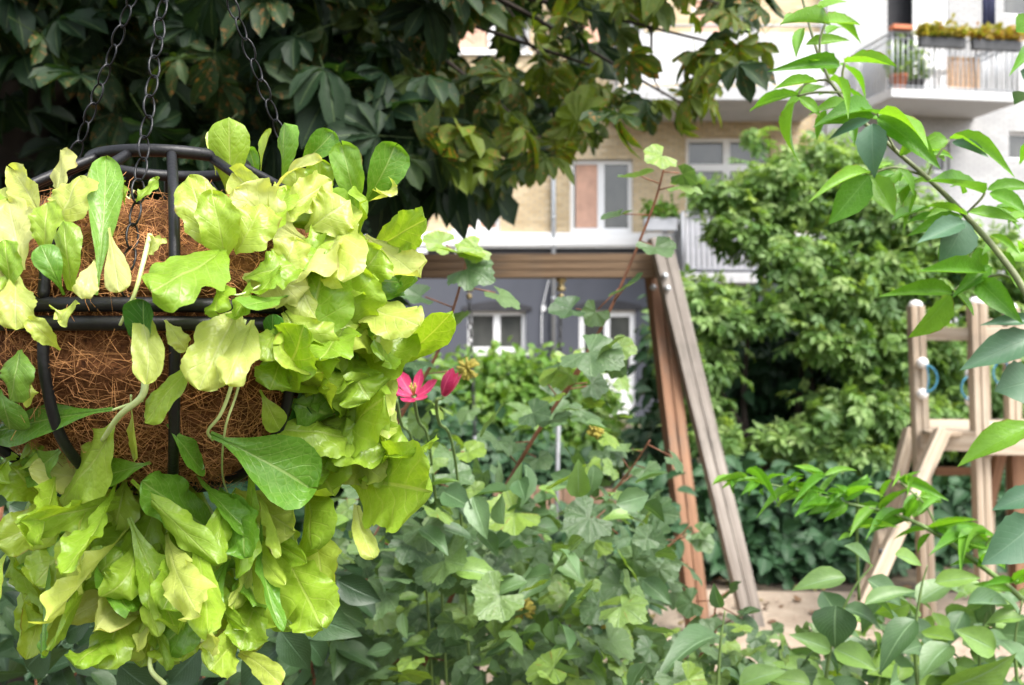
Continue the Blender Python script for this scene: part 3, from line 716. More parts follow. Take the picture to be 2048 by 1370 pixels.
cfp(P(1848, 668, D1), P(1940, 668, D2 + .02), .072, .045); cfp(P(1966, 668, D2), P(2160, 668, D2), .072, .045)
cfp(P(1975, 650, 6.3), P(2200, 650, 6.3), .07, .045)
o = plank('deck_edge', P(1842, 881, D1 - .06), P(1955, 883, D2 - .02), .105, .045, M['pinewood'], cf, (0, 0, 1)); plank('deck_edge', P(1972, 890, D2 - .07), P(2180, 890, D2 - .07), .105, .045, M['pinewood'], cf, (0, 0, 1))
zd = P(1900, 862, D1).z
for k in range(7):
    plank('deck_board', ((1852 - 1024) / F * (D2 + .06 + k * .125), D2 + .06 + k * .125, zd), (P(2170, 860, D1).x, D2 + .06 + k * .125, zd), .03, .118, M['pinewood'], cf, (0, 0, 1))
ra0 = P(1884, 862, 5.28); ra1 = P(1735, 1195, 5.05); ra1 = ra0 + (ra1 - ra0) * (ra0.z / (ra0.z - ra1.z))
rb0 = P(1822, 858, 5.95); rb1 = P(1740, 1165, 5.80); rb1 = rb0 + (rb1 - rb0) * (rb0.z / (rb0.z - rb1.z))
plank('ladder_rail', ra1, ra0, .07, .09, M['pinewood'], cf, (1, 0, 0)); plank('ladder_rail', rb1, rb0, .07, .09, M['pinewood'], cf, (1, 0, 0))
for f_ in (.22, .47, .73):
    a, b = ra1.lerp(ra0, f_), rb1.lerp(rb0, f_); plank('rung', a + (b - a) * .09, b - (b - a) * .09, .09, .035, M['pinewood'], cf, (1, 0, 0))
    for m_ in (MB().tube([a + Vector((.038, -.02, 0)), a + Vector((.085, -.02, -.004))], .012, 8), MB().tube([a + Vector((-.038, -.02, 0)), a + Vector((-.055, -.02, 0))], .014, 8)): m_.build('bolt', M['blackmetal'], cf, True)
plank('brace', P(2000, 905, 5.9), P(1960, 1080, 5.9), .06, .06, M['brownwood'], cf)
plank('cross_board', P(1870, 942, 6.0), P(1985, 942, 6.0), .05, .04, M['brownwood'], cf, (0, 0, 1))
plank('brace', P(2030, 900, 6.0), P(2040, 1180, 6.0), .08, .08, M['brownwood'], cf)
for (px, py, d, sgn) in ((1845, 757, D1 - .07, 1), (2004, 745, 6.05, -1), (1940, 775, 6.2, -1)):
    hd = P(px, py, d); h = .085
    MB().ball(hd + Vector((0, 0, -h)), .032, 7).build('handle_knob', M['knob'], cf, True)
    hn = MB().ball(hd + Vector((0, 0, h)), .032, 7).build('handle_knob', M['knob'], cf, True)
    m_ = MB(); m_.tube(spline([hd + Vector((0, -.02, h)), hd + Vector((.05 * sgn, -.03, h * .6)), hd + Vector((.068 * sgn, -.03, 0)), hd + Vector((.05 * sgn, -.03, -h * .6)), hd + Vector((0, -.02, -h))]), .0055, 8)
    m_.tube(spline([hd + Vector((.01, -.03, h * .9)), hd + Vector((.02, -.03, 0)), hd + Vector((.01, -.03, -h * .9))]), .0045, 8); m_.build('rope', M['rope'], hn, True)

# ------------------------------------------------------------------ chestnut tree
CANOPY = [(-900, -700), (1580, -700), (1545, 40), (1505, 115), (1430, 195), (1360, 240), (1280, 240), (1190, 285), (1090, 330), (1000, 385), (890, 385), (800, 355), (700, 380), (500, 470), (300, 530), (0, 600), (-900, 700)]
tr = thing('chestnut_tree', (-2.35, 4.6, 0), 'dark horse chestnut with brown blotched leaves hanging over the garden', 'tree')
tk = MB(); tk.tube(spline([(-2.35, 4.6, 0), (-2.3, 4.6, 1.2), (-2.38, 4.65, 2.4), (-2.2, 4.7, 3.6), (-2.3, 4.9, 6)]), [.36 - .2 * i / 32 for i in range(33)], 16)
tops = [Vector((-2.3, 4.65, 2.6)), Vector((-2.25, 4.7, 3.3)), Vector((-2.25, 4.8, 4.2))]
lv = Leaves(); n = 0
def cdens(px, py):
    if px < 850: q = 1.
    else: q = max(.7, 1 - (px - 850) / 1200)
    if ((px - 985) / 120) ** 2 + ((py - 50) / 88) ** 2 < 1: q *= .06
    if ((px - 1190) / 60) ** 2 + ((py - 95) / 60) ** 2 < 1: q *= .35
    if ((px - 1300) / 60) ** 2 + ((py - 90) / 70) ** 2 < 1: q *= .35
    if ((px - 1060) / 50) ** 2 + ((py - 200) / 30) ** 2 < 1 or ((px - 1420) / 50) ** 2 + ((py - 60) / 40) ** 2 < 1: q *= .25
    if px < 230 and 120 < py: q *= .08
    return q
while n < 2000:
    px, py = random.uniform(-500, 1560), random.uniform(-420, 640)
    if not inpoly(px, py, CANOPY) or random.random() > cdens(px, py): continue
    d = random.uniform(2.5, 4.6); p = P(px, py, d)
    ax = Vector((random.gauss(0, 1), random.gauss(-.3, .8), random.gauss(-.45, .5)))
    nr = Vector((random.gauss(0, .45), -.55 + random.gauss(0, .4), .8 + random.gauss(0, .3)))
    lv.add('chest', p, ax, nr, random.uniform(.095, .155) * (1 if px < 950 else .78), 1., min(1, random.random() * (.6 if px < 700 else .72) + (0 if px < 900 else .4))); n += 1  # leaf tone by column: paler at right, backlight put into the colour
n = 0
while n < 3800:                         # the deeper layers of the crown
    px, py = random.uniform(-900, 1250), random.uniform(-650, 700)
    if not inpoly(px, py, CANOPY): continue
    if px > 800 and random.random() < (px - 800) / 400: continue
    if ((px - 985) / 120) ** 2 + ((py - 50) / 88) ** 2 < 1.2: continue
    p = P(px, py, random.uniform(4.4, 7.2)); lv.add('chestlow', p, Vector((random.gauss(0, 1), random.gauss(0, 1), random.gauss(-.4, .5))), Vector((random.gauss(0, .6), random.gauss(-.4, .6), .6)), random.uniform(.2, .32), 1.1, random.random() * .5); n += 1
# the crown above the frame
for k in range(900):
    p = Vector((random.uniform(-6, .5), random.uniform(3.2, 8), random.uniform(3.4, 6.5))); lv.add('chestlow', p, rv() + Vector((0, 0, -.3)), rv(.5) + Vector((0, 0, .8)), random.uniform(.2, .3))
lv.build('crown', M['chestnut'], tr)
tips = [(1450, 90, 3.2), (1370, 210, 3.4), (1300, 60, 3.6), (1180, 130, 3.0), (1100, 290, 3.4), (980, 340, 3.2), (860, 60, 3.5), (700, 330, 3.2), (500, 200, 3.3), (300, 150, 3.6), (1470, 20, 4.0), (1200, 230, 4.0), (900, 250, 4.2), (600, 60, 4.2), (150, 50, 3.4)]
for i, (px, py, d) in enumerate(tips):
    a = tops[i % 3]; b = P(px, py, d); m1 = a.lerp(b, .35) + Vector((0, .1, .55)); m2 = a.lerp(b, .7) + Vector((0, .05, .35))
    pts = spline([a, m1, m2, b]); tk.tube(pts, [.05 * (1 - j / len(pts)) ** 1.6 + .0035 for j in range(len(pts))], 8)
    for j in range(5):
        q = pts[random.randrange(len(pts) // 3, len(pts) - 2)]; e2 = q + Vector((random.gauss(.06, .16), random.gauss(0, .25), random.gauss(-.06, .12))); tk.tube(spline([q, q.lerp(e2, .5) + rv(.04), e2]), [.005 - .0002 * z_ for z_ in range(17)], 5)
tk.build('trunk', M['bark'], tr, True)
# the dark tree behind
tr2 = thing('evergreen_tree', (-4.4, 10, 0), 'very dark evergreen tree filling the left background behind the chestnut', 'tree')
MB().tube(spline([(-4.4, 10, 0), (-4.45, 10, 2), (-4.3, 10, 5)]), [.25 - .008 * i for i in range(17)], 12).build('trunk', M['bark'], tr2, True)
lv = Leaves()
for k in range(15000):
    a = random.uniform(0, 6.28); z = random.uniform(.1, 7.5); rad = (3.6 - .25 * z) * math.sqrt(random.uniform(.25, 1)); p = Vector((-4.5 + rad * math.cos(a) * 1.05, 10 + rad * .62 * math.sin(a), z))
    if p.y > 11.5: continue
    lv.add('small', p, Vector((math.cos(a), math.sin(a), random.gauss(-.2, .6))) + rv(.5), Vector((0, -.6, .5)) + rv(.5), random.uniform(.2, .38), 1.1)
lv.build('crown', M['dark_tree'], tr2)

# ------------------------------------------------------------------ background shrubs
def lobes_shrub(name, loc, label, cat, lobes, count, key, size, mat, stems, extra=None, facing=.7, stemmat='bark', group=None, inner=.55, stemr=.03):
    o = thing(name, loc, label, cat, group); L1 = Leaves(); L2 = Leaves()
    wts = [a[2] * a[3] for a in lobes]
    for k in range(count):
        lb = random.choices(lobes, wts)[0]; px, py, rx, ry, d = lb[:5]; s = d / F
        c_ = P(px, py, d); v = rv(); v.normalize(); v *= random.uniform(inner, 1) if random.random() < .8 else (random.uniform(.15, inner) if random.random() < .4 else random.uniform(1, 1.45))
        dp = lb[5] if len(lb) > 5 else (rx + ry) / 2 * s
        p = c_ + Vector((v.x * rx * s, v.y * dp, v.z * ry * s))
        if p.z < .03: p.z = random.uniform(.03, .2)
        ax = Vector((v.x, v.y, v.z * .6)) * .8 + rv(.55) + Vector((0, -.25, -.35)); nr = Vector((v.x * .4, -facing + v.y * .3, .8)) + rv(.35)
        use = L2 if (extra and extra(px, py)) else L1
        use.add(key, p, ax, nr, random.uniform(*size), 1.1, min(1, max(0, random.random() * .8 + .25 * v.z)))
    L1.build('foliage', mat, o)
    if L2.d: L2.build('yellowing_foliage', M['yellowing'], o)
    m_ = MB()
    for a, b in stems:
        pts = spline([a, Vector(a).lerp(Vector(b), .5) + rv(.08), b]); m_.tube(pts, [stemr * (1 - .7 * i / len(pts)) for i in range(len(pts))], 7)
    if stems: m_.build('stem', M[stemmat], o, True)
    return o
big = [(1440, 385, 55, 22, 9.2), (1550, 352, 60, 30, 9.2), (1510, 272, 20, 18, 9.3), (1600, 395, 110, 60, 9.3), (1690, 345, 75, 50, 9.3), (1750, 430, 100, 70, 9.2), (1870, 510, 110, 65, 9.4), (1990, 560, 120, 75, 9.6), (2060, 640, 90, 90, 9.6), (1490, 455, 80, 45, 9.2), (1410, 590, 60, 36, 9.0), (1600, 510, 90, 50, 9.0),
       (1670, 590, 100, 55, 8.9), (1770, 550, 90, 60, 9.0), (1740, 690, 100, 55, 8.9), (1840, 690, 80, 70, 9.0), (1400, 720, 65, 50, 8.9), (1720, 810, 100, 45, 8.7), (1960, 760, 130, 80, 9.2), (1430, 870, 60, 28, 8.7), (1590, 880, 80, 30, 8.7), (1830, 840, 100, 60, 8.9), (1700, 905, 80, 30, 8.6), (1340, 660, 30, 50, 9.2), (1440, 640, 60, 30, 8.8), (1400, 800, 40, 30, 8.9), (1540, 620, 50, 26, 8.8), (1660, 680, 60, 30, 8.7), (1640, 860, 40, 22, 8.6), (1650, 300, 50, 24, 9.4), (1580, 320, 40, 20, 9.4), (2020, 860, 110, 60, 9.2)]
base = G(1580, 9.3)
lobes_shrub('elder_tree', base, 'large light green leafy shrub tree behind the swing and climbing frame', 'tree', [b for b in big], 7600, 'sprig', (.09, .20), M['shrub'],
            [(base + Vector((-.2, 0, 0)), P(1500, 620, 9.3)), (base + Vector((.1, 0, 0)), P(1640, 560, 9.4)), (base + Vector((.4, 0, 0)), P(1800, 600, 9.4)), (base, P(1430, 760, 9.2)), (base + Vector((.9, 0, 0)), P(1950, 640, 9.5)), (base + Vector((.3, 0, 0)), P(1560, 330, 9.4))],
            extra=lambda px, py: (px, py) in ((1770, 560), (1740, 440), (1840, 700), (1720, 820)) and random.random() < .4, stemr=.05, facing=.12, inner=.6)
b2 = [(1520, 720, 150, 130, 10.2), (1700, 720, 220, 180, 10.3), (1900, 800, 220, 150, 10.4), (1420, 880, 120, 100, 10.0), (1650, 900, 200, 110, 10.0), (1880, 920, 200, 100, 10.0), (2060, 800, 130, 160, 10.4)]
lobes_shrub('dark_backing_shrub', G(1650, 10.4), 'dark green leaf layer added for the shade inside the light green shrub tree', 'shrub', b2, 5200, 'small', (.14, .24), M['ivy'], [(G(1650, 10.4), P(1650, 800, 10.3)), (G(1850, 10.4), P(1850, 800, 10.3))], facing=.5)  # dark leaf layer added to give the tree its shaded gaps
hd = [(1010, 765, 110, 66, 12), (1100, 775, 90, 60, 12), (930, 790, 80, 64, 12), (1020, 850, 150, 90, 11.8), (1150, 820, 90, 80, 12), (880, 830, 90, 90, 12), (1180, 900, 80, 60, 11.6)]
lobes_shrub('box_hedge', G(1030, 12), 'rounded light green bush in front of the slate ground floor windows', 'hedge', hd, 6500, 'small', (.09, .17), M['hedge'], [(G(1030, 12), P(1020, 800, 12)), (G(1100, 12), P(1120, 800, 12))], facing=.5)
b4 = [(900, 930, 160, 90, 10.2), (1060, 950, 110, 70, 10), (760, 900, 160, 130, 10.5), (1322, 720, 30, 100, 11), (1320, 880, 60, 70, 10.5), (600, 850, 200, 200, 10.5)]
lobes_shrub('yew_bush', G(880, 10.4), 'dark green bush below the rounded light green bush behind the swing chains', 'shrub', b4, 5000, 'small', (.12, .22), M['ivy'], [(G(880, 10.4), P(880, 900, 10.4))], facing=.5)
iv = [(1340, 1010, 80, 80, 7.4), (1440, 1020, 110, 90, 7.3), (1560, 1030, 120, 85, 7.3), (1680, 1040, 110, 80, 7.3), (1380, 1110, 120, 80, 7.0), (1520, 1130, 140, 75, 6.95), (1660, 1130, 130, 75, 6.95), (1300, 1120, 90, 90, 7.0), (1790, 1060, 110, 90, 7.4), (1930, 1050, 150, 110, 7.6), (2070, 1050, 120, 110, 7.6)]
lobes_shrub('ivy_bush', G(1530, 7.2), 'dark ivy like bush with broad leaves behind the feet of the swing legs', 'shrub', iv, 4200, 'ovate', (.09, .17), M['ivy'], [(G(1530, 7.2), P(1530, 1060, 7.2)), (G(1400, 7.2), P(1400, 1060, 7.2))], facing=.8)

# ------------------------------------------------------------------ foreground shrubs
def hero(L, key, bx_, by_, tx, ty, wpx, d, d2=None, face=(0, -1, .35), rnd=None, lscale=1.):
    a = P(bx_, by_, d); b = P(tx, ty, d2 or d); ax = b - a; Ln = ax.length
    i = random.randrange(len(T[key])); half = T[key][i][0][:, 0].max()
    L.add(key, a, ax, Vector(face) + rv(.18), Ln * lscale, (wpx * d / F / 2) / (half * Ln * lscale), rnd, i)
# currant bush -------------------------------------------------------------
cu = thing('currant_bush', G(1050, 2.1), 'currant bush with lobed grey green leaves and reddish stems below the swing', 'shrub')
CL = Leaves(); st = MB()
def cur_leaf(p, L_, out=None, rnd=None, L=CL):
    out = out or Vector((random.gauss(0, 1), random.gauss(-.4, .8), random.gauss(-.25, .35)))
    L.add('lobed', p, out, Vector((random.gauss(0, .55), -.38 + random.gauss(0, .6), .85 + random.gauss(0, .25))), L_, random.uniform(.9, 1.1), random.random() ** 1.3 if rnd is None else rnd)
def stem(px_pts, d0, d1, r0, r1, nl, lsize, target=st, leaf=cur_leaf, pet=.05, both=True):
    n = len(px_pts); pts = spline([P(x, y, d0 + (d1 - d0) * i / (n - 1)) for i, (x, y) in enumerate(px_pts)], 7)
    target.tube(pts, [r0 + (r1 - r0) * i / (len(pts) - 1) for i in range(len(pts))], 7)
    for k in range(nl):
        q = pts[int((k + random.random()) / nl * (len(pts) - 1))]; sgn = 1 if k % 2 else -1
        dirv = Vector((sgn * random.uniform(.4, 1), random.gauss(-.4, .5), random.gauss(.05, .4))).normalized()
        e = q + dirv * random.uniform(.5, 1.3) * pet; target.tube([q, e], .0013, 5)
        leaf(e, random.uniform(*lsize), dirv + Vector((0, 0, -.3)))
    return pts
stem([(838, 1350), (940, 1110), (1050, 905), (1130, 780), (1215, 630), (1300, 430), (1330, 330)], 1.9, 1.75, .005, .0018, 22, (.05, .085))
stem([(720, 1000), (800, 835), (870, 715), (912, 600), (935, 505)], 1.75, 1.65, .0042, .0016, 9, (.05, .08))
stem([(1130, 790), (1160, 740), (1180, 690)], 1.78, 1.75, .003, .002, 4, (.04, .06))
stem([(1000, 1370), (1100, 1150), (1180, 1040), (1260, 940), (1300, 880)], 2.2, 2.1, .0042, .0014, 14, (.045, .08))
stem([(640, 1370), (740, 1180), (850, 980), (900, 900)], 1.8, 1.7, .0042, .0014, 16, (.045, .08))
stem([(700, 1370), (900, 1260), (1100, 1120), (1210, 1020)], 1.9, 2.0, .0042, .0014, 16, (.045, .08))
stem([(1040, 1370), (1200, 1190), (1340, 1090), (1380, 1050)], 2.2, 2.2, .0042, .0014, 12, (.045, .08))
stem([(560, 1370), (660, 1230), (760, 1050)], 1.6, 1.6, .0042, .0014, 10, (.045, .08))
stem([(1310, 1370), (1420, 1290), (1430, 1220), (1440, 1190)], 2.0, 2.0, .0038, .0014, 10, (.06, .09))
stem([(1180, 1370), (1260, 1200), (1330, 1150)], 2.2, 2.2, .0038, .0014, 12, (.045, .08))
REG = [(640, 1100), (700, 960), (790, 830), (850, 760), (1000, 820), (1080, 800), (1130, 700), (1300, 720), (1310, 830), (1250, 920), (1300, 1000), (1330, 1130), (1270, 1220), (1300, 1310), (1480, 1390), (560, 1390), (560, 1250)]
n = 0
while n < 600:
    px, py = random.uniform(540, 1600), random.uniform(680, 1390)
    if not inpoly(px, py, REG): continue
    if random.random() < (.78 if py < 880 else .5 if py < 1010 else 0): continue
    if 980 < px < 1290 and 860 < py < 1090 and random.random() < .7: continue
    cur_leaf(P(px, py, random.uniform(1.45, 2.5)), random.uniform(.036, .086)); n += 1
n = 0
while n < 170:
    px, py = random.uniform(1270, 1860), random.uniform(1240, 1390)
    if py < 1240 + random.random() * 130: continue
    cur_leaf(P(px, py, random.uniform(1.7, 2.4)), random.uniform(.035, .075)); n += 1
n = 0
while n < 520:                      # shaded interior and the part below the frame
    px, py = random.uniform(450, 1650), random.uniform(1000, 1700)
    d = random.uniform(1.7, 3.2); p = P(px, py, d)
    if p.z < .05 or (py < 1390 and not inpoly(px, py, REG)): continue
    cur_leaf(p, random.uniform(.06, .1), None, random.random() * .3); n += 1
for (x, y) in ((700, 1500), (850, 1450), (1000, 1480), (1150, 1460), (1300, 1500)):
    b_ = P(x, y, 2.1); gnd = Vector((b_.x * .9 + .05, 2.1 + .1, 0)); st.tube(spline([gnd, gnd.lerp(b_, .5) + rv(.04), b_ + Vector((random.gauss(0, .05), 0, .1))]), [.006 - .0003 * z_ for z_ in range(17)], 6)
for (bx_, by_, s, r_) in ((905, 500, .09, 1), (960, 495, .06, 1), (1330, 310, .06, 1), (1500, 60, .01, 1), (1165, 700, .11, .3), (1230, 690, .07, .6), (925, 535, .085, .2), (1190, 1030, .09, .2), (1040, 1020, .10, 1), (910, 1000, .11, .1), (850, 1130, .12, .1), (1150, 950, .085, 1)):
    cur_leaf(P(bx_, by_, 1.62), s, Vector((.6 if bx_ % 2 else -.6, -.4, -.2)), r_)
OV = Leaves()                         # narrower leaves of the shoots between
n = 0
while n < 230:
    px, py = random.uniform(600, 1500), random.uniform(780, 1390)
    if not inpoly(px, py, REG) or (py < 960 and random.random() < .7): continue
    OV.add('ovate', P(px, py, random.uniform(1.45, 2.4)), Vector((random.gauss(0, 1), random.gauss(-.3, .7), random.gauss(-.1, .4))), Vector((random.gauss(0, .5), -.3, .85)) + rv(.3), random.uniform(.035, .075), 1, random.random()); n += 1
OV.build('young_foliage', M['dogwood'], cu)
CL.build('foliage', M['currant'], cu); st.build('stem', M['redstem'], cu, True)
def seedhead(px, py, d, r):
    m_ = MB()
    for k in range(60):
        v = rv().normalized(); c_ = P(px, py, d); m_.tube([c_, c_ + v * r * random.uniform(.7, 1.1)], [.0012, .0028], 5)
    m_.build('seed_head', M['seed'], cu, True)
seedhead(1046, 1216, 1.75, .022); seedhead(1212, 1232, 1.8, .022); seedhead(935, 738, 1.7, .02); seedhead(1190, 860, 1.8, .016)

# elder branch on the upper right ------------------------------------------
el = thing('elder_branch_shrub', G(2300, 1.35), 'bright green elder branch arching across the upper right in front of the buildings', 'shrub')
EL, ED, es = Leaves(), Leaves(), MB()
ep = spline([P(1590, -60, 1.42), P(1640, 118, 1.40), P(1700, 215, 1.38), P(1790, 300, 1.35), P(1860, 360, 1.33), P(1930, 430, 1.31), P(2000, 510, 1.28), P(2060, 600, 1.25), P(2160, 800, 1.2), P(2260, 1150, 1.25), G(2300, 1.35)], 8)
es.tube(ep, [.0018 + .0042 * (i / len(ep)) for i in range(len(ep))], 8)
E = [(1640, 45, 1725, 42, 40), (1660, 50, 1555, 28, 40), (1632, 20, 1690, -10, 36), (1690, 125, 1790, 118, 38), (1676, 130, 1608, 112, 34), (1632, 165, 1552, 168, 24), (1660, 160, 1720, 166, 22), (1597, 190, 1492, 214, 32), (1590, 203, 1550, 320, 58), (1598, 195, 1642, 230, 30),
     (1752, 228, 1683, 182, 48), (1757, 228, 1882, 232, 54), (1757, 235, 1872, 306, 58), (1748, 232, 1653, 236, 38), (1900, 278, 2010, 268, 34), (1895, 280, 1846, 284, 42), (1740, 345, 1648, 346, 32), (1738, 352, 1660, 447, 66), (1745, 352, 1790, 428, 52), (1795, 337, 1842, 372, 28),
     (1967, 387, 1866, 346, 46), (1975, 380, 2070, 362, 38), (1980, 386, 2056, 412, 42), (1933, 430, 1858, 404, 28), (1937, 425, 2040, 438, 38), (1925, 433, 1833, 450, 34), (1967, 546, 1853, 532, 40), (1905, 586, 1798, 570, 38), (1900, 590, 1836, 686, 74), (1905, 580, 1952, 628, 48), (1957, 562, 2018, 614, 52),
     (2065, 850, 1922, 908, 62), (2070, 40, 2032, 62, 60), (2070, 110, 2040, 105, 30), (1612, 90, 1700, 75, 30), (1640, 120, 1585, 130, 26), (2060, 480, 2110, 560, 60), (2090, 300, 2040, 290, 40), (1700, 215, 1640, 200, 30), (1800, 310, 1850, 268, 28), (2010, 520, 2070, 500, 50)]
for a in E: hero(EL, 'elder', *a, 1.32 + random.gauss(0, .02), 1.30 + random.gauss(0, .05), (random.gauss(0, .3), -.75, .55))
for k in range(46):                    # small leaflets along the branch and off the edge of the frame
    q = ep[random.randrange(2, 56)]; qx, qy = q.x / q.y * F + 1024, 685 - (q.z - CAMZ) / q.y * F; an = random.uniform(0, 6.28); L_ = random.uniform(45, 95); r0 = random.uniform(10, 70)
    hero(EL, 'elder', qx + r0 * math.cos(an), qy + r0 * math.sin(an) * .6, qx + (r0 + L_) * math.cos(an), qy + (r0 + L_) * math.sin(an) * .6 + 14, L_ * random.uniform(.3, .5), q.y + .05, q.y + .05 + random.gauss(0, .04), (random.gauss(0, .3), -.5, .8))
for a in [(1740, 240, 1656, 264, 24), (1745, 248, 1742, 334, 62), (1905, 285, 1974, 299, 30), (1928, 440, 1906, 522, 84), (1925, 445, 1842, 478, 46), (2070, 640, 1976, 640, 28), (2075, 672, 1934, 722, 70), (2075, 760, 1998, 775, 95), (2075, 1040, 1985, 1125, 100), (2080, 985, 1990, 1010, 50), (2070, 190, 2036, 180, 60), (2080, 150, 2040, 140, 40)]:
    hero(ED, 'elder', *a, 1.28, 1.25 + random.gauss(0, .03), (random.gauss(0, .3), -.9, .35))
def pet(*pp):
    es.tube(spline([P(x, y, 1.34) for x, y in pp], 5), .0017, 6)
for q in [((1700, 215), (1660, 165), (1640, 160)), ((1690, 185), (1630, 185), (1595, 192)), ((1790, 300), (1765, 250), (1755, 228)), ((1855, 352), (1870, 320), (1898, 280)), ((1850, 352), (1790, 335), (1742, 348)), ((1930, 430), (1960, 400), (1970, 385)), ((1690, 200), (1685, 150), (1690, 125)), ((2035, 560), (2000, 550), (1960, 558)), ((1960, 558), (1930, 565), (1903, 585)), ((1640, 118), (1640, 80), (1650, 48)), ((1640, 160), (1610, 168), (1595, 192))]: pet(*q)
EL.build('foliage', M['elder'], el); ED.build('bluish_foliage', M['elder_dark'], el); es.build('stem', M['elderstem'], el, True)

# pinnate elder shoot lower right -------------------------------------------
e2 = thing('elder_shoot', G(2150, 2.0), 'light green elder shoot with narrow leaflets reaching left below the climbing frame', 'shrub')
SL, ss = Leaves(), MB()
sp_ = spline([G(2180, 2.0), P(2120, 1290, 1.9), P(2040, 1195, 1.88), P(1960, 1130, 1.86), P(1880, 1072, 1.85), P(1800, 1032, 1.85), P(1700, 1008, 1.86), P(1600, 982, 1.88), P(1490, 958, 1.9)], 8)
ss.tube(sp_, [.007 - .0055 * i / len(sp_) for i in range(len(sp_))], 7)
for (x, y, n_l, s) in [(1490, 955, 7, 60), (1530, 965, 5, 58), (1580, 978, 6, 66), (1640, 992, 6, 70), (1690, 1005, 6, 72), (1715, 985, 5, 60), (1760, 1020, 6, 76), (1810, 1035, 6, 80), (1860, 1060, 5, 80), (1905, 1085, 5, 84), (1960, 1130, 4, 84), (1715, 1060, 4, 60), (1880, 1000, 5, 60), (1985, 1075, 6, 90), (1800, 970, 5, 70), (1650, 955, 4, 60), (2030, 1170, 5, 80)]:
    for k in range(n_l):
        a = random.choice((random.uniform(150, 215), random.uniform(-35, 30), random.uniform(-40, -90), random.uniform(100, 150))); L_ = s * random.uniform(.75, 1.3)
        tx, ty = x + L_ * math.cos(R(a)), y + L_ * math.sin(R(a)) * .55 - 6
        hero(SL, 'elder', x + random.gauss(0, 9), y + random.gauss(0, 6), tx, ty, L_ * random.uniform(.22, .36), 1.86, 1.84 + random.gauss(0, .06), (random.gauss(0, .4), -.5, .8))
ss.tube(spline([P(1718, 1200, 1.9), P(1714, 1080, 1.88), P(1715, 990, 1.87)]), .003, 6); ss.tube(spline([P(1960, 1130, 1.86), P(1975, 1085, 1.85), P(1990, 1070, 1.84)]), .002, 6)
ss.tube(spline([P(1880, 1072, 1.85), P(1850, 1010, 1.85), P(1800, 965, 1.85)]), .002, 6)
SL.build('foliage', M['elder'], e2); ss.build('stem', M['greenstem'], e2, True)

# dogwood lower right --------------------------------------------------------
dg = thing('dogwood_bush', G(1800, 1.9), 'dogwood bush with broad ribbed leaves in the lower right corner', 'shrub')
DL, ds = Leaves(), MB()
for a in [(1690, 1155, 1596, 1160, 50), (1735, 1160, 1810, 1206, 58), (1690, 1218, 1780, 1230, 42), (1672, 1212, 1664, 1284, 88), (1935, 1208, 2055, 1186, 52), (1880, 1375, 2040, 1352, 100), (1670, 1298, 1752, 1332, 58), (1660, 1300, 1600, 1268, 40), (1870, 1165, 1960, 1150, 40), (1790, 1110, 1850, 1125, 40), (1740, 1130, 1700, 1085, 46), (1650, 1400, 1740, 1360, 60), (1830, 1240, 1760, 1300, 60), (2000, 1280, 2060, 1330, 70), (1990, 1300, 1920, 1260, 60), (1900, 1290, 1840, 1330, 60), (1780, 1370, 1850, 1330, 60), (1440, 1275, 1345, 1258, 62), (1440, 1215, 1425, 1180, 30), (1730, 1210, 1830, 1170, 40), (1480, 1370, 1560, 1330, 50), (1620, 1370, 1560, 1345, 44)]:
    hero(DL, 'dogwood', *a, 1.62 + random.gauss(0, .04), 1.6 + random.gauss(0, .05), (random.gauss(0, .3), -.7, .65))
RD = [(1620, 1390), (1640, 1290), (1700, 1200), (1780, 1180), (1900, 1190), (2060, 1150), (2100, 1390)]
n = 0
while n < 250:
    px, py = random.uniform(1560, 2150), random.uniform(1150, 1500)
    if py < 1390 and not inpoly(px, py, RD): continue
    if py < 1320 and random.random() < .45: continue
    d = random.uniform(1.65, 2.3); DL.add('dogwood', P(px, py, d), Vector((random.gauss(0, 1), random.gauss(-.3, .7), random.gauss(-.2, .4))), Vector((random.gauss(0, .4), -.35, .8)) + rv(.35), random.uniform(.045, .10), 1, random.random()); n += 1
n = 0
while n < 90:
    px, py = random.uniform(1330, 1650), random.uniform(1310, 1500)
    if py < 1390 - (px - 1330) * .05 and random.random() < .7: continue
    DL.add('dogwood', P(px, py, random.uniform(1.7, 2.2)), Vector((random.gauss(0, 1), random.gauss(-.3, .7), random.gauss(-.2, .4))), Vector((random.gauss(0, .4), -.35, .8)) + rv(.35), random.uniform(.06, .10), 1, random.random()); n += 1
for q in [[(1640, 1500), (1660, 1300), (1700, 1190), (1745, 1130)], [(1850, 1500), (1830, 1300), (1840, 1190), (1855, 1130)], [(1960, 1500), (1960, 1300), (1980, 1200)], [(1720, 1500), (1760, 1350), (1780, 1260)], [(1430, 1500), (1440, 1300), (1450, 1220)], [(2050, 1500), (2030, 1300), (2045, 1200)]]:
    pts = spline([P(x, y, 1.68) for x, y in q]); gnd = Vector((pts[0].x, pts[0].y + .1, 0)); ds.tube([gnd] + pts, [.0042 - .0032 * z_ / len(pts) for z_ in range(len(pts) + 1)], 6)
DL.build('foliage', M['dogwood'], dg); ds.build('stem', M['greenstem'], dg, True)

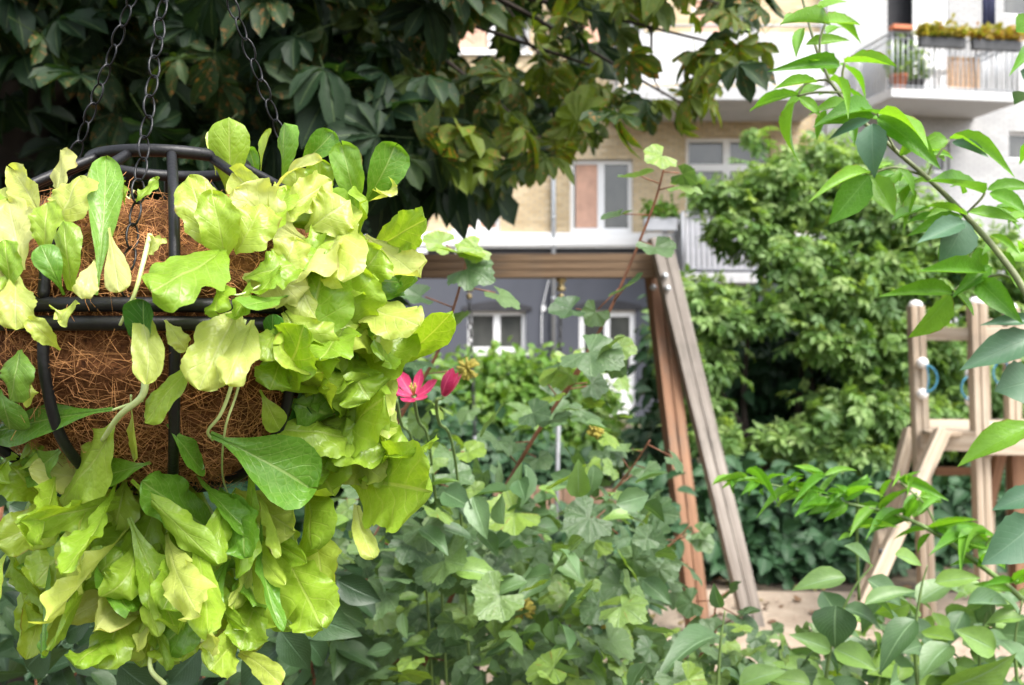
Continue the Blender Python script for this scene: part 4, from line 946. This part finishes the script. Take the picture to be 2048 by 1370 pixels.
# blue-green bush lower left, behind and below the basket -----------------------
lb = thing('spindle_bush', G(250, 1.7), 'blue green leafy bush below and behind the hanging basket', 'shrub')
BL, bs = Leaves(), MB(); n = 0
while n < 950:
    px, py = random.uniform(-350, 720), random.uniform(900, 1650); d = random.uniform(1.25, 2.3); p = P(px, py, d)
    if p.z < .05 or (py < 1120 and px > 170): continue
    BL.add('dogwood', p, Vector((random.gauss(0, 1), random.gauss(-.4, .7), random.gauss(-.35, .4))), Vector((random.gauss(0, .5), -.5, .7)) + rv(.4), random.uniform(.04, .085), 1.05, random.random() ** 1.3); n += 1
for a in [(560, 1260, 625, 1345, 66), (560, 1290, 470, 1380, 80), (40, 1200, 120, 1245, 50), (20, 1010, 75, 1035, 44), (60, 1050, 100, 1020, 40), (400, 1300, 330, 1370, 90), (100, 1290, 20, 1350, 90), (240, 1330, 320, 1400, 80)]:
    hero(BL, 'dogwood', *a, 1.2, 1.2, (0, -.8, .5), .4)
for k in range(16):
    x = random.uniform(-300, 650); a = G(x, 1.8); b = P(x + random.gauss(0, 80), random.uniform(940, 1250) if x < 150 else random.uniform(1230, 1330), 1.6); bs.tube(spline([a, a.lerp(b, .5) + rv(.04), b]), .004, 6)
BL.build('foliage', M['spindle'], lb); bs.build('stem', M['redstem'], lb, True)

# understorey between the bushes and the sand ---------------------------------
uc = [(760, 1180, 200, 90, 3.6), (960, 1150, 190, 80, 3.6), (1130, 1130, 90, 60, 3.8), (900, 1060, 180, 70, 4.2), (1240, 1150, 90, 90, 4.6), (560, 1150, 250, 130, 3.6), (240, 1050, 320, 190, 3.4), (-100, 1000, 300, 250, 3.4), (1290, 1060, 60, 100, 5.2)]
lobes_shrub('bramble_thicket', G(760, 3.7), 'dark leafy thicket in the shade behind the currant bush', 'shrub', uc, 3600, 'ovate', (.07, .13), M['ivy'], [(G(760, 3.7), P(760, 1150, 3.7)), (G(960, 3.7), P(960, 1130, 3.7)), (G(300, 3.5), P(260, 1050, 3.5))], facing=.8)

# ------------------------------------------------------------------ lilies
def lily(px, py, d, axis, r, label, openness, leafy=True):
    base_ = P(px, py, d); o = thing('lily_flower', base_, label, 'flower', 'pink lilies beside the basket')
    ax = Vector(axis).normalized(); u = ax.orthogonal().normalized(); v = ax.cross(u)
    for k in range(6):
        a = k * math.pi / 3 + .3; out = u * math.cos(a) + v * math.sin(a); L = Leaves()
        L.add('petal', base_ + out * .004, ax * (1 - openness) + out * openness, ax - out * .2 if openness > .4 else -out, r * (1 if k % 2 else .92), 1.5 if k % 2 else 1.15, random.random()); L.build('petal', M['pink'], o)
    stm = MB().tube(spline([base_ - ax * .002, base_ - ax * .025 + Vector((0, .02, -.01)), Vector((base_.x + .01, d + .3, base_.z - .25)), Vector((base_.x + .05, d + .6, 0))]), .0024, 7); stm.build('stem', M['greenstem'], o, True)
    m_ = MB()
    for k in range(5): m_.tube([base_, base_ + ax * r * .6 + (u * math.cos(k * 1.25) + v * math.sin(k * 1.25)) * r * .12], [.0008, .0012], 5)
    m_.build('stamen', M['seed'], o, True)
lily(828, 792, 1.30, (.0, -.75, .75), .035, 'open pink lily with star shaped petals, left of the trumpet shaped one', .72)
lily(888, 790, 1.32, (.42, -.3, .85), .036, 'half open pink lily shaped like a trumpet leaning right', .34)
lily(792, 792, 1.35, (-.1, -.2, .9), .036, 'small closed pink lily bud partly hidden by the lettuce', .12)

# ------------------------------------------------------------------ hanging basket
BC = Vector(((340 - 1024) / F * .95, .95, 1.622)); BR = .19
bk = thing('hanging_basket', BC + Vector((0, 0, -.16)), 'round black wire hanging basket lined with brown coir on three chains', 'hanging basket')
def ring(z, r, wire, name='ring', n=72):
    return MB().tube([BC + Vector((r * math.cos(2 * math.pi * i / n), r * math.sin(2 * math.pi * i / n), z)) for i in range(n)], wire, 12, closed=True).build(name, M['black'], bk, True)
ring(.0072, BR, .0058, 'middle_ring'); ring(-.0072, BR, .0058, 'middle_ring'); ring(.148, .07, .0058, 'top_ring'); ring(-.152, .05, .005, 'bottom_ring')
up = [(.19, .012), (.184, .05), (.170, .077), (.135, .110), (.07, .146)]; lo = [(.19, -.012), (.187, -.05), (.165, -.10), (.115, -.138), (.05, -.152)]
for k in range(12):
    a = R(-70) + k * 2 * math.pi / 12
    for prof in (up, lo):
        pts = spline([BC + Vector((r * math.cos(a), r * math.sin(a), z)) for r, z in prof], 8); MB().tube(pts, .0044, 10).build('rib', M['black'], bk, True)
MB().lathe(BC, [(.052, -.160), (.052, -.146), (.03, -.144)], 24).build('bottom_cap', M['black'], bk, True)
# coir liner: bulging pads with rolled lips, plus loose fibres
cl = MB(); nu_, nv_ = 120, 60
prof = []
for j in range(nv_ + 1):
    t = -1.35 + j / nv_ * (1.35 + 1.02)
    prof.append(t)
for j, t in enumerate(prof):
    for i in range(nu_):
        a = 2 * math.pi * i / nu_; bulge = .006 * abs(math.sin((a + R(70)) * 6)) ** .6
        r = .175 * math.cos(t) ** .75 if abs(t) < 1.5 else .0
        z = .148 * math.sin(t) if t < 0 else .118 * math.sin(t)
        lip = .014 * math.exp(-((z - .026) / .009) ** 2) + .013 * math.exp(-((z + .045) / .016) ** 2) - .004 * math.exp(-(z / .012) ** 2)
        nz = .004 * math.sin(13 * a + 5 * t) * math.sin(7 * t + 3 * a) + random.gauss(0, .0012)
        rr = max(.002, r * .985 + bulge + lip * (math.cos(t) ** .5) + nz - (.012 if z > .05 else 0)); cl.v.append((BC.x + rr * math.cos(a), BC.y + rr * math.sin(a), BC.z + z))
for j in range(nv_):
    for i in range(nu_): cl.f.append((j * nu_ + i, j * nu_ + (i + 1) % nu_, (j + 1) * nu_ + (i + 1) % nu_, (j + 1) * nu_ + i))
cl.f.append(tuple(reversed(range(nu_)))); cl.f.append(tuple(nv_ * nu_ + i for i in range(nu_)))
liner = cl.build('coir_liner', M['coir'], bk, True)
fb = MB()
for k in range(7500):
    a = R(-71) + random.uniform(-1.75, 1.75); j = random.randrange(2, nv_ - 1); i = int((a % (2 * math.pi)) / (2 * math.pi) * nu_) % nu_
    p = Vector(cl.v[j * nu_ + i]); out = (p - BC).normalized(); tdir = rv().normalized(); tdir = (tdir - out * tdir.dot(out)).normalized()
    L_ = random.uniform(.012, .035); p = p + out * random.uniform(-.001, .004); lift = random.uniform(0, .004) if random.random() < .85 else random.uniform(.004, .012)
    m1 = p + tdir * L_ * .5 + out * lift + rv(.0035); fb.tube([p, m1, p + tdir * L_ + out * (lift * .3 - .001) + rv(.002)], random.uniform(.00012, .0003), 3, cap=False)
tag(fb.build('loose_fibres', M['fibre'], bk), kind='stuff')
hook_p = Vector((BC.x + .01, BC.y, 2.055))
for (a, da) in ((-81, 0), (39, 0), (159, 0)):
    an = R(a); e = BC + Vector((BR * math.cos(an), BR * math.sin(an), .012))
    m_ = MB(); chain_links(m_, e + Vector((0, 0, .002)), hook_p, .0205, .0125, .00095, 6, 12); m_.build('chain', M['chainm'], bk, True)
MB().tube([hook_p + Vector((.014 * math.cos(t), 0, .02 + .018 * math.sin(t))) for t in np.linspace(-math.pi * .7, math.pi * .9, 20)] + [hook_p + Vector((-.014, 0, .06)), hook_p + Vector((0, 0, .4)), hook_p + Vector((0, .2, .75))], .003, 8).build('hook', M['black'], bk, True)

# ------------------------------------------------------------------ lettuces
KINDS = {'spoon': ([0, .15, .3, .5, .68, .84, .94, .985, 1], [.10, .11, .30, .72, .97, .98, .74, .36, .03]),
         'frill': ([0, .1, .25, .4, .6, .8, .92, .975, 1], [.13, .16, .42, .80, 1.0, .97, .76, .42, .05]),
         'broad': ([0, .08, .2, .35, .6, .82, .93, .98, 1], [.12, .22, .62, .95, 1.0, .88, .66, .38, .05]),
         'strap': ([0, .2, .45, .7, .88, .96, 1], [.30, .5, .8, 1.0, .85, .5, .05])}
PLANTS = [((60, 420), 'pale frilly lettuce spilling over the left upper rim of the basket'), ((205, 520), 'lettuce with an upright spoon shaped leaf beside the front chain'), ((400, 490), 'lime lettuce with broad leaves in front of the upper right ribs'),
          ((560, 320), 'tall romaine lettuce standing up behind the right rim near the chain'), ((660, 470), 'pale ruffled lettuce on the upper right shoulder of the basket'), ((800, 600), 'lettuce reaching out furthest right with a pointed leaf tip'),
          ((440, 700), 'lettuce with a holed pale leaf hanging below the middle ring'), ((270, 780), 'lettuce with long curved stalks hanging across the front of the coir'), ((640, 760), 'large lime lettuce crowding the right side of the basket'),
          ((500, 900), 'green lettuce with one big smooth spoon leaf showing its midrib'), ((760, 960), 'crinkled lime lettuce with a big rounded leaf at the lower right'), ((110, 1130), 'olive lettuce trailing below the basket at the far left'),
          ((330, 1120), 'shaded lettuce hanging straight under the basket bottom'), ((560, 1180), 'lime lettuce trailing under the basket at the right')]
plants = [thing('lettuce_plant', P(c[0], c[1], .9), lab, 'lettuce', 'lettuces growing out of the basket') for c, lab in PLANTS]
def bdepth(px, py):
    """depth where the line of sight meets the basket, or passes it closest"""
    sc = (.19, .19, .158); D_ = ((px - 1024) / F / sc[0], 1 / sc[1], -(py - 685) / F / sc[2])
    O = [(q - w_) / r for q, w_, r in zip((0, 0, CAMZ), BC, sc)]
    a = sum(q * q for q in D_); b = sum(q * w_ for q, w_ in zip(O, D_)); c = sum(q * q for q in O) - 1; dd = b * b - a * c
    return (-b - math.sqrt(max(0, dd))) / a
def lettuce_leaf(bx_, by_, tx, ty, wpx, kind='frill', colr='lime', off=.04, bow=0., d0=None, d1=None, bulge=.02, ruf=None, cup=None, face=None, plant=None, seed=None):
    r_ = random.Random(seed if seed is not None else int(bx_ * 7 + by_ * 13 + tx * 3 + ty)); 
    da = d0 if d0 is not None else bdepth(bx_, by_) - off * .35
    db = d1 if d1 is not None else min(bdepth(tx, ty), .91) - off
    p0, p2 = P(bx_, by_, da), P(tx, ty, db)
    dx, dy = tx - bx_, ty - by_; ln = math.hypot(dx, dy); mx, my = (bx_ + tx) / 2 - dy / ln * bow, (by_ + ty) / 2 + dx / ln * bow
    p1 = P(mx, my, (da + db) / 2 - bulge)
    wd = wpx * db / F / 2; length = (p2 - p0).length
    if ruf is None: ruf = {'spoon': .04, 'frill': .21, 'broad': .14, 'strap': .08}[kind]
    if cup is None: cup = r_.uniform(-.35, .45)
    fc = Vector(face) if face else Vector((r_.gauss(0, .45), -1, r_.uniform(-.05, .8)))
    nu2, nv2 = 14, 34; kv, kw = KINDS[kind]; ph = [r_.uniform(0, 6.28) for _ in range(8)]
    fr = r_.uniform(1.3, 2.7); jag = [[r_.gauss(0, 1) for _ in range(40)] for _ in range(2)]; V, U, Fc = [], [], []
    rag = {'spoon': .025, 'strap': .07}.get(kind, .12)
    for j in range(nv2 + 1):
        v = 1 - (1 - j / nv2) ** 1.25
        q = p0 * (1 - v) ** 2 + p1 * 2 * v * (1 - v) + p2 * v * v
        t = ((p1 - p0) * (1 - v) + (p2 - p1) * v); t = t.normalized() if t.length > 1e-6 else (p2 - p0).normalized()
        s = t.cross(fc); s = s.normalized() if s.length > 1e-4 else t.orthogonal().normalized(); nn = s.cross(t)
        wv = float(np.interp(v, kv, kw)) * wd
        for i in range(nu2 + 1):
            u = -1 + 2 * i / nu2; sd2 = 0 if u < 0 else 1; au = abs(u)
            ragv = 1 + rag * au * (math.sin(14 * v + ph[sd2]) * .75 + (math.sin(27 * v + ph[2 + sd2]) * .35 + jag[sd2][j] * .2) * au ** 3) * min(1, max(0, (v - .12) * 6))
            bl = min(1, max(0, (v - .18) / .3))
            z = cup * wd * au ** 1.7 * bl + ruf * wd * bl * au ** 2 * (math.sin(2 * math.pi * fr * v + ph[4 + sd2]) + (.55 * au ** 2) * math.sin(5.3 * math.pi * fr * v + ph[6 + sd2]))
            z += .05 * wd * bl * math.sin(7 * u + 11 * v + ph[0]) * (1 if kind != 'spoon' else .5) - .10 * wd * max(0, 1 - au * 7) * (1 - v)
            along = -.10 * wd * au ** 2 * (1 if v > .8 else 0) * 0
            V.append(tuple(q + s * (u * wv * ragv) + nn * z + t * along)); U.append((i / nu2, v))
    for j in range(nv2):
        for i in range(nu2): a = j * (nu2 + 1) + i; Fc.append((a, a + 1, a + nu2 + 2, a + nu2 + 1))
    me = bpy.data.meshes.new('leaf'); me.from_pydata(V, [], Fc)
    ul = me.uv_layers.new(name='uv'); idx = np.empty(len(me.loops), np.int32); me.loops.foreach_get('vertex_index', idx)
    ul.data.foreach_set('uv', np.array(U)[idx].ravel()); at = me.attributes.new('rnd', 'FLOAT', 'POINT'); at.data.foreach_set('value', np.full(len(V), r_.random()))
    me.update()
    if plant is None:
        mxp, myp = bx_ * .6 + tx * .4, by_ * .6 + ty * .4
        plant = min(range(len(PLANTS)), key=lambda k: (PLANTS[k][0][0] - mxp) ** 2 + (PLANTS[k][0][1] - myp) ** 2)
    return link('leaf', me, M['let_' + colr], plants[plant], True)
def petiole(pts, d, r=.0018, plant=7, mat='petiole'):
    r *= .62
    MB().tube(spline([P(x, y, bdepth(x, y) - .03 - .012 * math.sin(3.14 * i / (len(pts) - 1)) if d < .9 else d) for i, (x, y) in enumerate(pts)], 8), [r * (1.25 - .5 * i / (8 * (len(pts) - 1))) for i in range(8 * (len(pts) - 1) + 1)], 7).build('stalk', M[mat], plants[plant], True)
LL = lettuce_leaf
HERO = [
 # upper left
 (112, 425, 122, 300, 66, 'frill', 'pale'), (78, 425, 28, 340, 56, 'broad', 'pale'), (112, 445, 160, 352, 100, 'broad', 'pale'), (45, 540, 18, 405, 84, 'frill', 'pale'), (85, 520, 95, 405, 64, 'frill', 'lime'),
 (192, 590, 212, 318, 66, 'spoon', 'green', .05, 8), (218, 455, 238, 584, 58, 'spoon', 'pale', .05), (286, 505, 324, 478, 44, 'frill', 'pale'), (128, 590, 82, 490, 56, 'spoon', 'green'), (142, 582, 126, 440, 60, 'strap', 'lime'),
 (190, 520, 164, 598, 44, 'frill', 'pale'), (30, 535, 32, 660, 76, 'frill', 'pale'), (20, 590, 10, 480, 60, 'broad', 'lime'), (270, 405, 312, 358, 36, 'frill', 'lime', .0), (250, 410, 240, 365, 26, 'frill', 'lime', .0), (10, 640, -40, 560, 90, 'frill', 'pale'), (10, 470, -50, 400, 90, 'frill', 'lime'),
 (120, 700, 60, 640, 40, 'frill', 'pale'), (150, 600, 120, 640, 60, 'frill', 'pale'),
 # upper middle
 (448, 495, 302, 580, 150, 'broad', 'lime', .075, -10), (432, 505, 378, 352, 88, 'broad', 'lime', .05), (452, 520, 425, 388, 82, 'broad', 'lime', .06), (610, 480, 470, 378, 118, 'frill', 'pale', .05, -14), (470, 505, 528, 408, 100, 'broad', 'lime', .065), (440, 560, 430, 622, 70, 'frill', 'lime', .07),
 (462, 430, 458, 234, 82, 'spoon', 'lime', .03, 0, .93, .90), (432, 350, 425, 262, 30, 'spoon', 'pale', .0, 0, .97, .96), (520, 350, 537, 260, 46, 'spoon', 'lime', .0, -6, .97, .96), (562, 385, 568, 245, 70, 'spoon', 'green', .0, 0, .94, .92), (588, 340, 666, 266, 54, 'spoon', 'green', .0, 4, .99, .97), (548, 380, 645, 322, 38, 'strap', 'pale', .0, -30, .92, .88), (520, 400, 500, 300, 60, 'spoon', 'green', .0, 0, 1.0, .98),
 (712, 420, 683, 290, 66, 'strap', 'green', .0, 4, .92, .9), (722, 420, 790, 292, 80, 'spoon', 'green', .0, 8, .94, .92), (738, 400, 795, 372, 48, 'frill', 'pale', .0), (640, 420, 640, 320, 60, 'frill', 'lime', .0, 0, .93, .9), (600, 420, 590, 340, 60, 'spoon', 'lime', .0, 0, .95, .93),
 # right shoulder
 (660, 385, 678, 560, 130, 'broad', 'pale', .085, 0), (740, 500, 852, 438, 86, 'broad', 'lime', .06), (730, 470, 842, 556, 80, 'frill', 'pale', .06), (745, 590, 836, 560, 84, 'spoon', 'green', .05), (715, 605, 838, 650, 110, 'broad', 'pale', .085), (785, 730, 906, 622, 72, 'strap', 'lime', .07, 10), (578, 590, 486, 612, 78, 'spoon', 'green', .085), (600, 720, 655, 500, 140, 'broad', 'lime', .06), (690, 690, 705, 535, 130, 'broad', 'lime', .075), (610, 460, 700, 400, 110, 'frill', 'pale', .06), (690, 470, 735, 400, 90, 'frill', 'lime', .05),
 (560, 560, 590, 480, 80, 'frill', 'pale', .06), (760, 660, 770, 720, 90, 'frill', 'lime', .08), (700, 580, 760, 500, 90, 'frill', 'lime', .05),
 # below the middle ring
 (482, 615, 398, 780, 110, 'broad', 'pale', .07, 8), (505, 640, 452, 768, 76, 'broad', 'pale', .09), (541, 745, 546, 628, 54, 'spoon', 'dark', .04), (262, 600, 292, 768, 66, 'strap', 'pale', .07, -34), (290, 745, 286, 598, 80, 'spoon', 'dark', .05),
 (400, 715, 290, 846, 62, 'strap', 'lime', .05, 10), (335, 848, 404, 940, 62, 'spoon', 'green', .04), (262, 815, 276, 916, 40, 'spoon', 'pale', .03), (225, 818, -10, 862, 84, 'spoon', 'green', .05, 8), (225, 850, 118, 1000, 120, 'broad', 'lime', .06, -16), (302, 925, 194, 955, 62, 'spoon', 'green', .05), (60, 760, 62, 808, 38, 'spoon', 'pale', .02), (0, 780, 20, 860, 80, 'spoon', 'green', .04), (420, 868, 618, 975, 140, 'spoon', 'green', .085, -10), (600, 775, 602, 866, 58, 'spoon', 'dark', .03),
 # right flank
 (640, 905, 770, 790, 160, 'broad', 'lime', .07), (560, 780, 610, 650, 120, 'broad', 'lime', .075), (640, 800, 560, 690, 110, 'frill', 'lime', .07), (690, 720, 740, 800, 110, 'frill', 'lime', .07), (700, 960, 866, 985, 190, 'broad', 'lime', .075, -8), (760, 900, 850, 905, 120, 'frill', 'lime', .06), (714, 1010, 748, 1116, 50, 'strap', 'pale', .06, 12), (760, 700, 768, 830, 60, 'frill', 'pale', .06), (620, 860, 700, 900, 120, 'frill', 'lime', .05), (610, 950, 622, 1098, 150, 'spoon', 'lime', .06), (470, 980, 590, 1062, 90, 'frill', 'pale', .06), (660, 840, 620, 740, 100, 'frill', 'lime', .06), (730, 850, 690, 760, 100, 'frill', 'lime', .08), (790, 800, 755, 870, 60, 'frill', 'pale', .05), (570, 700, 540, 780, 80, 'frill', 'lime', .06), (690, 650, 640, 720, 110, 'broad', 'lime', .09),
 # trailing below
 (445, 1075, 284, 962, 104, 'broad', 'green', .08), (150, 1185, 246, 1104, 84, 'frill', 'lime', .06), (175, 1165, 95, 1300, 130, 'broad', 'lime', .06), (190, 1010, -10, 1085, 96, 'broad', 'lime', .03), (170, 1040, 70, 1170, 110, 'broad', 'lime', .02), (262, 1190, 196, 1335, 100, 'broad', 'lime', .04), (270, 1010, 300, 1190, 130, 'broad', 'lime', .02), (330, 1220, 360, 1322, 96, 'frill', 'lime', .05), (490, 1265, 418, 1340, 84, 'frill', 'lime', .06), (478, 1305, 562, 1372, 50, 'strap', 'pale', .07, -14), (500, 1080, 566, 1250, 130, 'broad', 'lime', .04), (560, 1090, 645, 1255, 120, 'frill', 'lime', .05), (620, 1030, 650, 1180, 90, 'frill', 'lime', .03), (400, 1060, 480, 1120, 90, 'spoon', 'green', .05), (380, 1080, 390, 1240, 110, 'broad', 'lime', .02), (450, 1130, 440, 1260, 110, 'frill', 'lime', .03), (90, 1000, 20, 930, 100, 'frill', 'lime', .04), (120, 940, 60, 900, 80, 'frill', 'lime', .03), (590, 1230, 640, 1260, 50, 'strap', 'lime', .04), (300, 960, 330, 1010, 80, 'spoon', 'green', .05), (520, 1180, 480, 1300, 90, 'frill', 'lime', .05), (230, 1260, 150, 1330, 90, 'frill', 'lime', .05),
]
for h in HERO: LL(*h)
def filler(n, xr, yr, cond, wr, offr, down, kinds, cols):
    k = 0; tries = 0
    while k < n and tries < 5000:
        tries += 1
        x, y = random.uniform(*xr), random.uniform(*yr)
        if not cond(x, y): continue
        a = math.atan2(y - 640, x - 340) + random.gauss(0, .7); L_ = random.uniform(90, 170)
        tx_, ty_ = x + L_ * math.cos(a), y + L_ * math.sin(a) * .8 + down
        if tx_ > (820 if ty_ < 720 else 775 if ty_ < 870 else 830) or (ty_ > 1060 and tx_ > 640): continue
        LL(x, y, x + L_ * math.cos(a), y + L_ * math.sin(a) * .8 + down, random.uniform(*wr), random.choice(kinds), random.choice(cols), random.uniform(*offr), random.gauss(0, 10), seed=tries * 31 + n); k += 1
CO = ['lime', 'lime', 'lime', 'green', 'pale']
filler(30, (520, 730), (450, 960), lambda x, y: ((x - 630) / 110) ** 2 + ((y - 720) / 270) ** 2 < 1, (95, 150), (.01, .05), 0, ['broad', 'frill', 'frill'], CO)
k = 0
while k < 82:
    x, y = random.uniform(-30, 600), random.uniform(930, 1170)
    if ((x - 295) / 325) ** 2 + ((y - 1045) / 140) ** 2 > 1: continue
    a = R(90 + random.gauss(0, 32) - (x - 320) * .09); L_ = random.uniform(120, 260); tx, ty = x + L_ * math.cos(a), y + L_ * math.sin(a)
    if tx > 655 or tx < -40 or ty > min(1345, 1345 - max(0, tx - 470) * .7): continue
    dd = .93 - random.uniform(0, .16); LL(x, y, tx, ty, random.uniform(40, 98), random.choice(['frill', 'frill', 'broad', 'strap', 'frill']), random.choice(['lime', 'lime', 'green', 'lime', 'pale', 'lime']), .03, random.gauss(0, 34), dd + .03, dd + random.gauss(-.02, .03), random.uniform(-.03, .04), ruf=random.uniform(.15, .42), cup=random.uniform(-.7, .7), face=(random.gauss(0, .95), -1, random.gauss(.1, .6)), seed=k * 17 + 3); k += 1
filler(10, (-20, 60), (430, 560), lambda x, y: True, (60, 90), (.02, .05), 0, ['frill'], ['lime', 'pale'])
filler(12, (-120, -20), (450, 900), lambda x, y: True, (80, 120), (.0, .05), 0, ['frill', 'broad'], CO)
filler(10, (480, 620), (420, 560), lambda x, y: True, (60, 100), (.03, .06), -20, ['frill', 'broad'], ['lime', 'pale'])
for h in [(40, 700, 20, 800, 70, 'broad', 'green', .04), (330, 640, 372, 700, 40, 'frill', 'pale', .03), (560, 640, 520, 720, 70, 'frill', 'lime', .06), (120, 900, 60, 950, 70, 'frill', 'green', .04), (250, 960, 230, 1060, 80, 'frill', 'lime', .05), (520, 780, 560, 860, 50, 'spoon', 'lime', .04), (20, 900, -20, 960, 80, 'frill', 'lime', .04), (500, 560, 470, 640, 60, 'frill', 'lime', .06), (560, 520, 520, 590, 60, 'frill', 'lime', .07)]: LL(*h)
petiole([(300, 470), (285, 530), (268, 590), (240, 650)], .745, .0026); petiole([(290, 740), (285, 790), (240, 830), (205, 880)], .755, .0040); petiole([(285, 800), (225, 820)], .757, .002); petiole([(262, 790), (262, 820)], .76, .0012)
petiole([(478, 700), (460, 780), (440, 830), (416, 862), (425, 880)], .745, .0022, 9); petiole([(500, 690), (472, 790), (450, 860), (445, 950), (465, 1010)], .755, .0015, 9); petiole([(268, 380), (215, 470)], 1.0, .0014, 1); petiole([(250, 390), (270, 420), (200, 480)], .98, .0012, 1)
petiole([(420, 1290), (380, 1270), (330, 1235)], .86, .0022, 12); petiole([(330, 1370), (300, 1330), (320, 1250)], .86, .003, 12); petiole([(430, 545), (470, 590), (540, 560), (580, 540)], .74, .0012, 2); petiole([(490, 640), (470, 700), (430, 730)], .735, .0018, 6); petiole([(690, 960), (735, 970), (790, 975)], .82, .0026, 10)
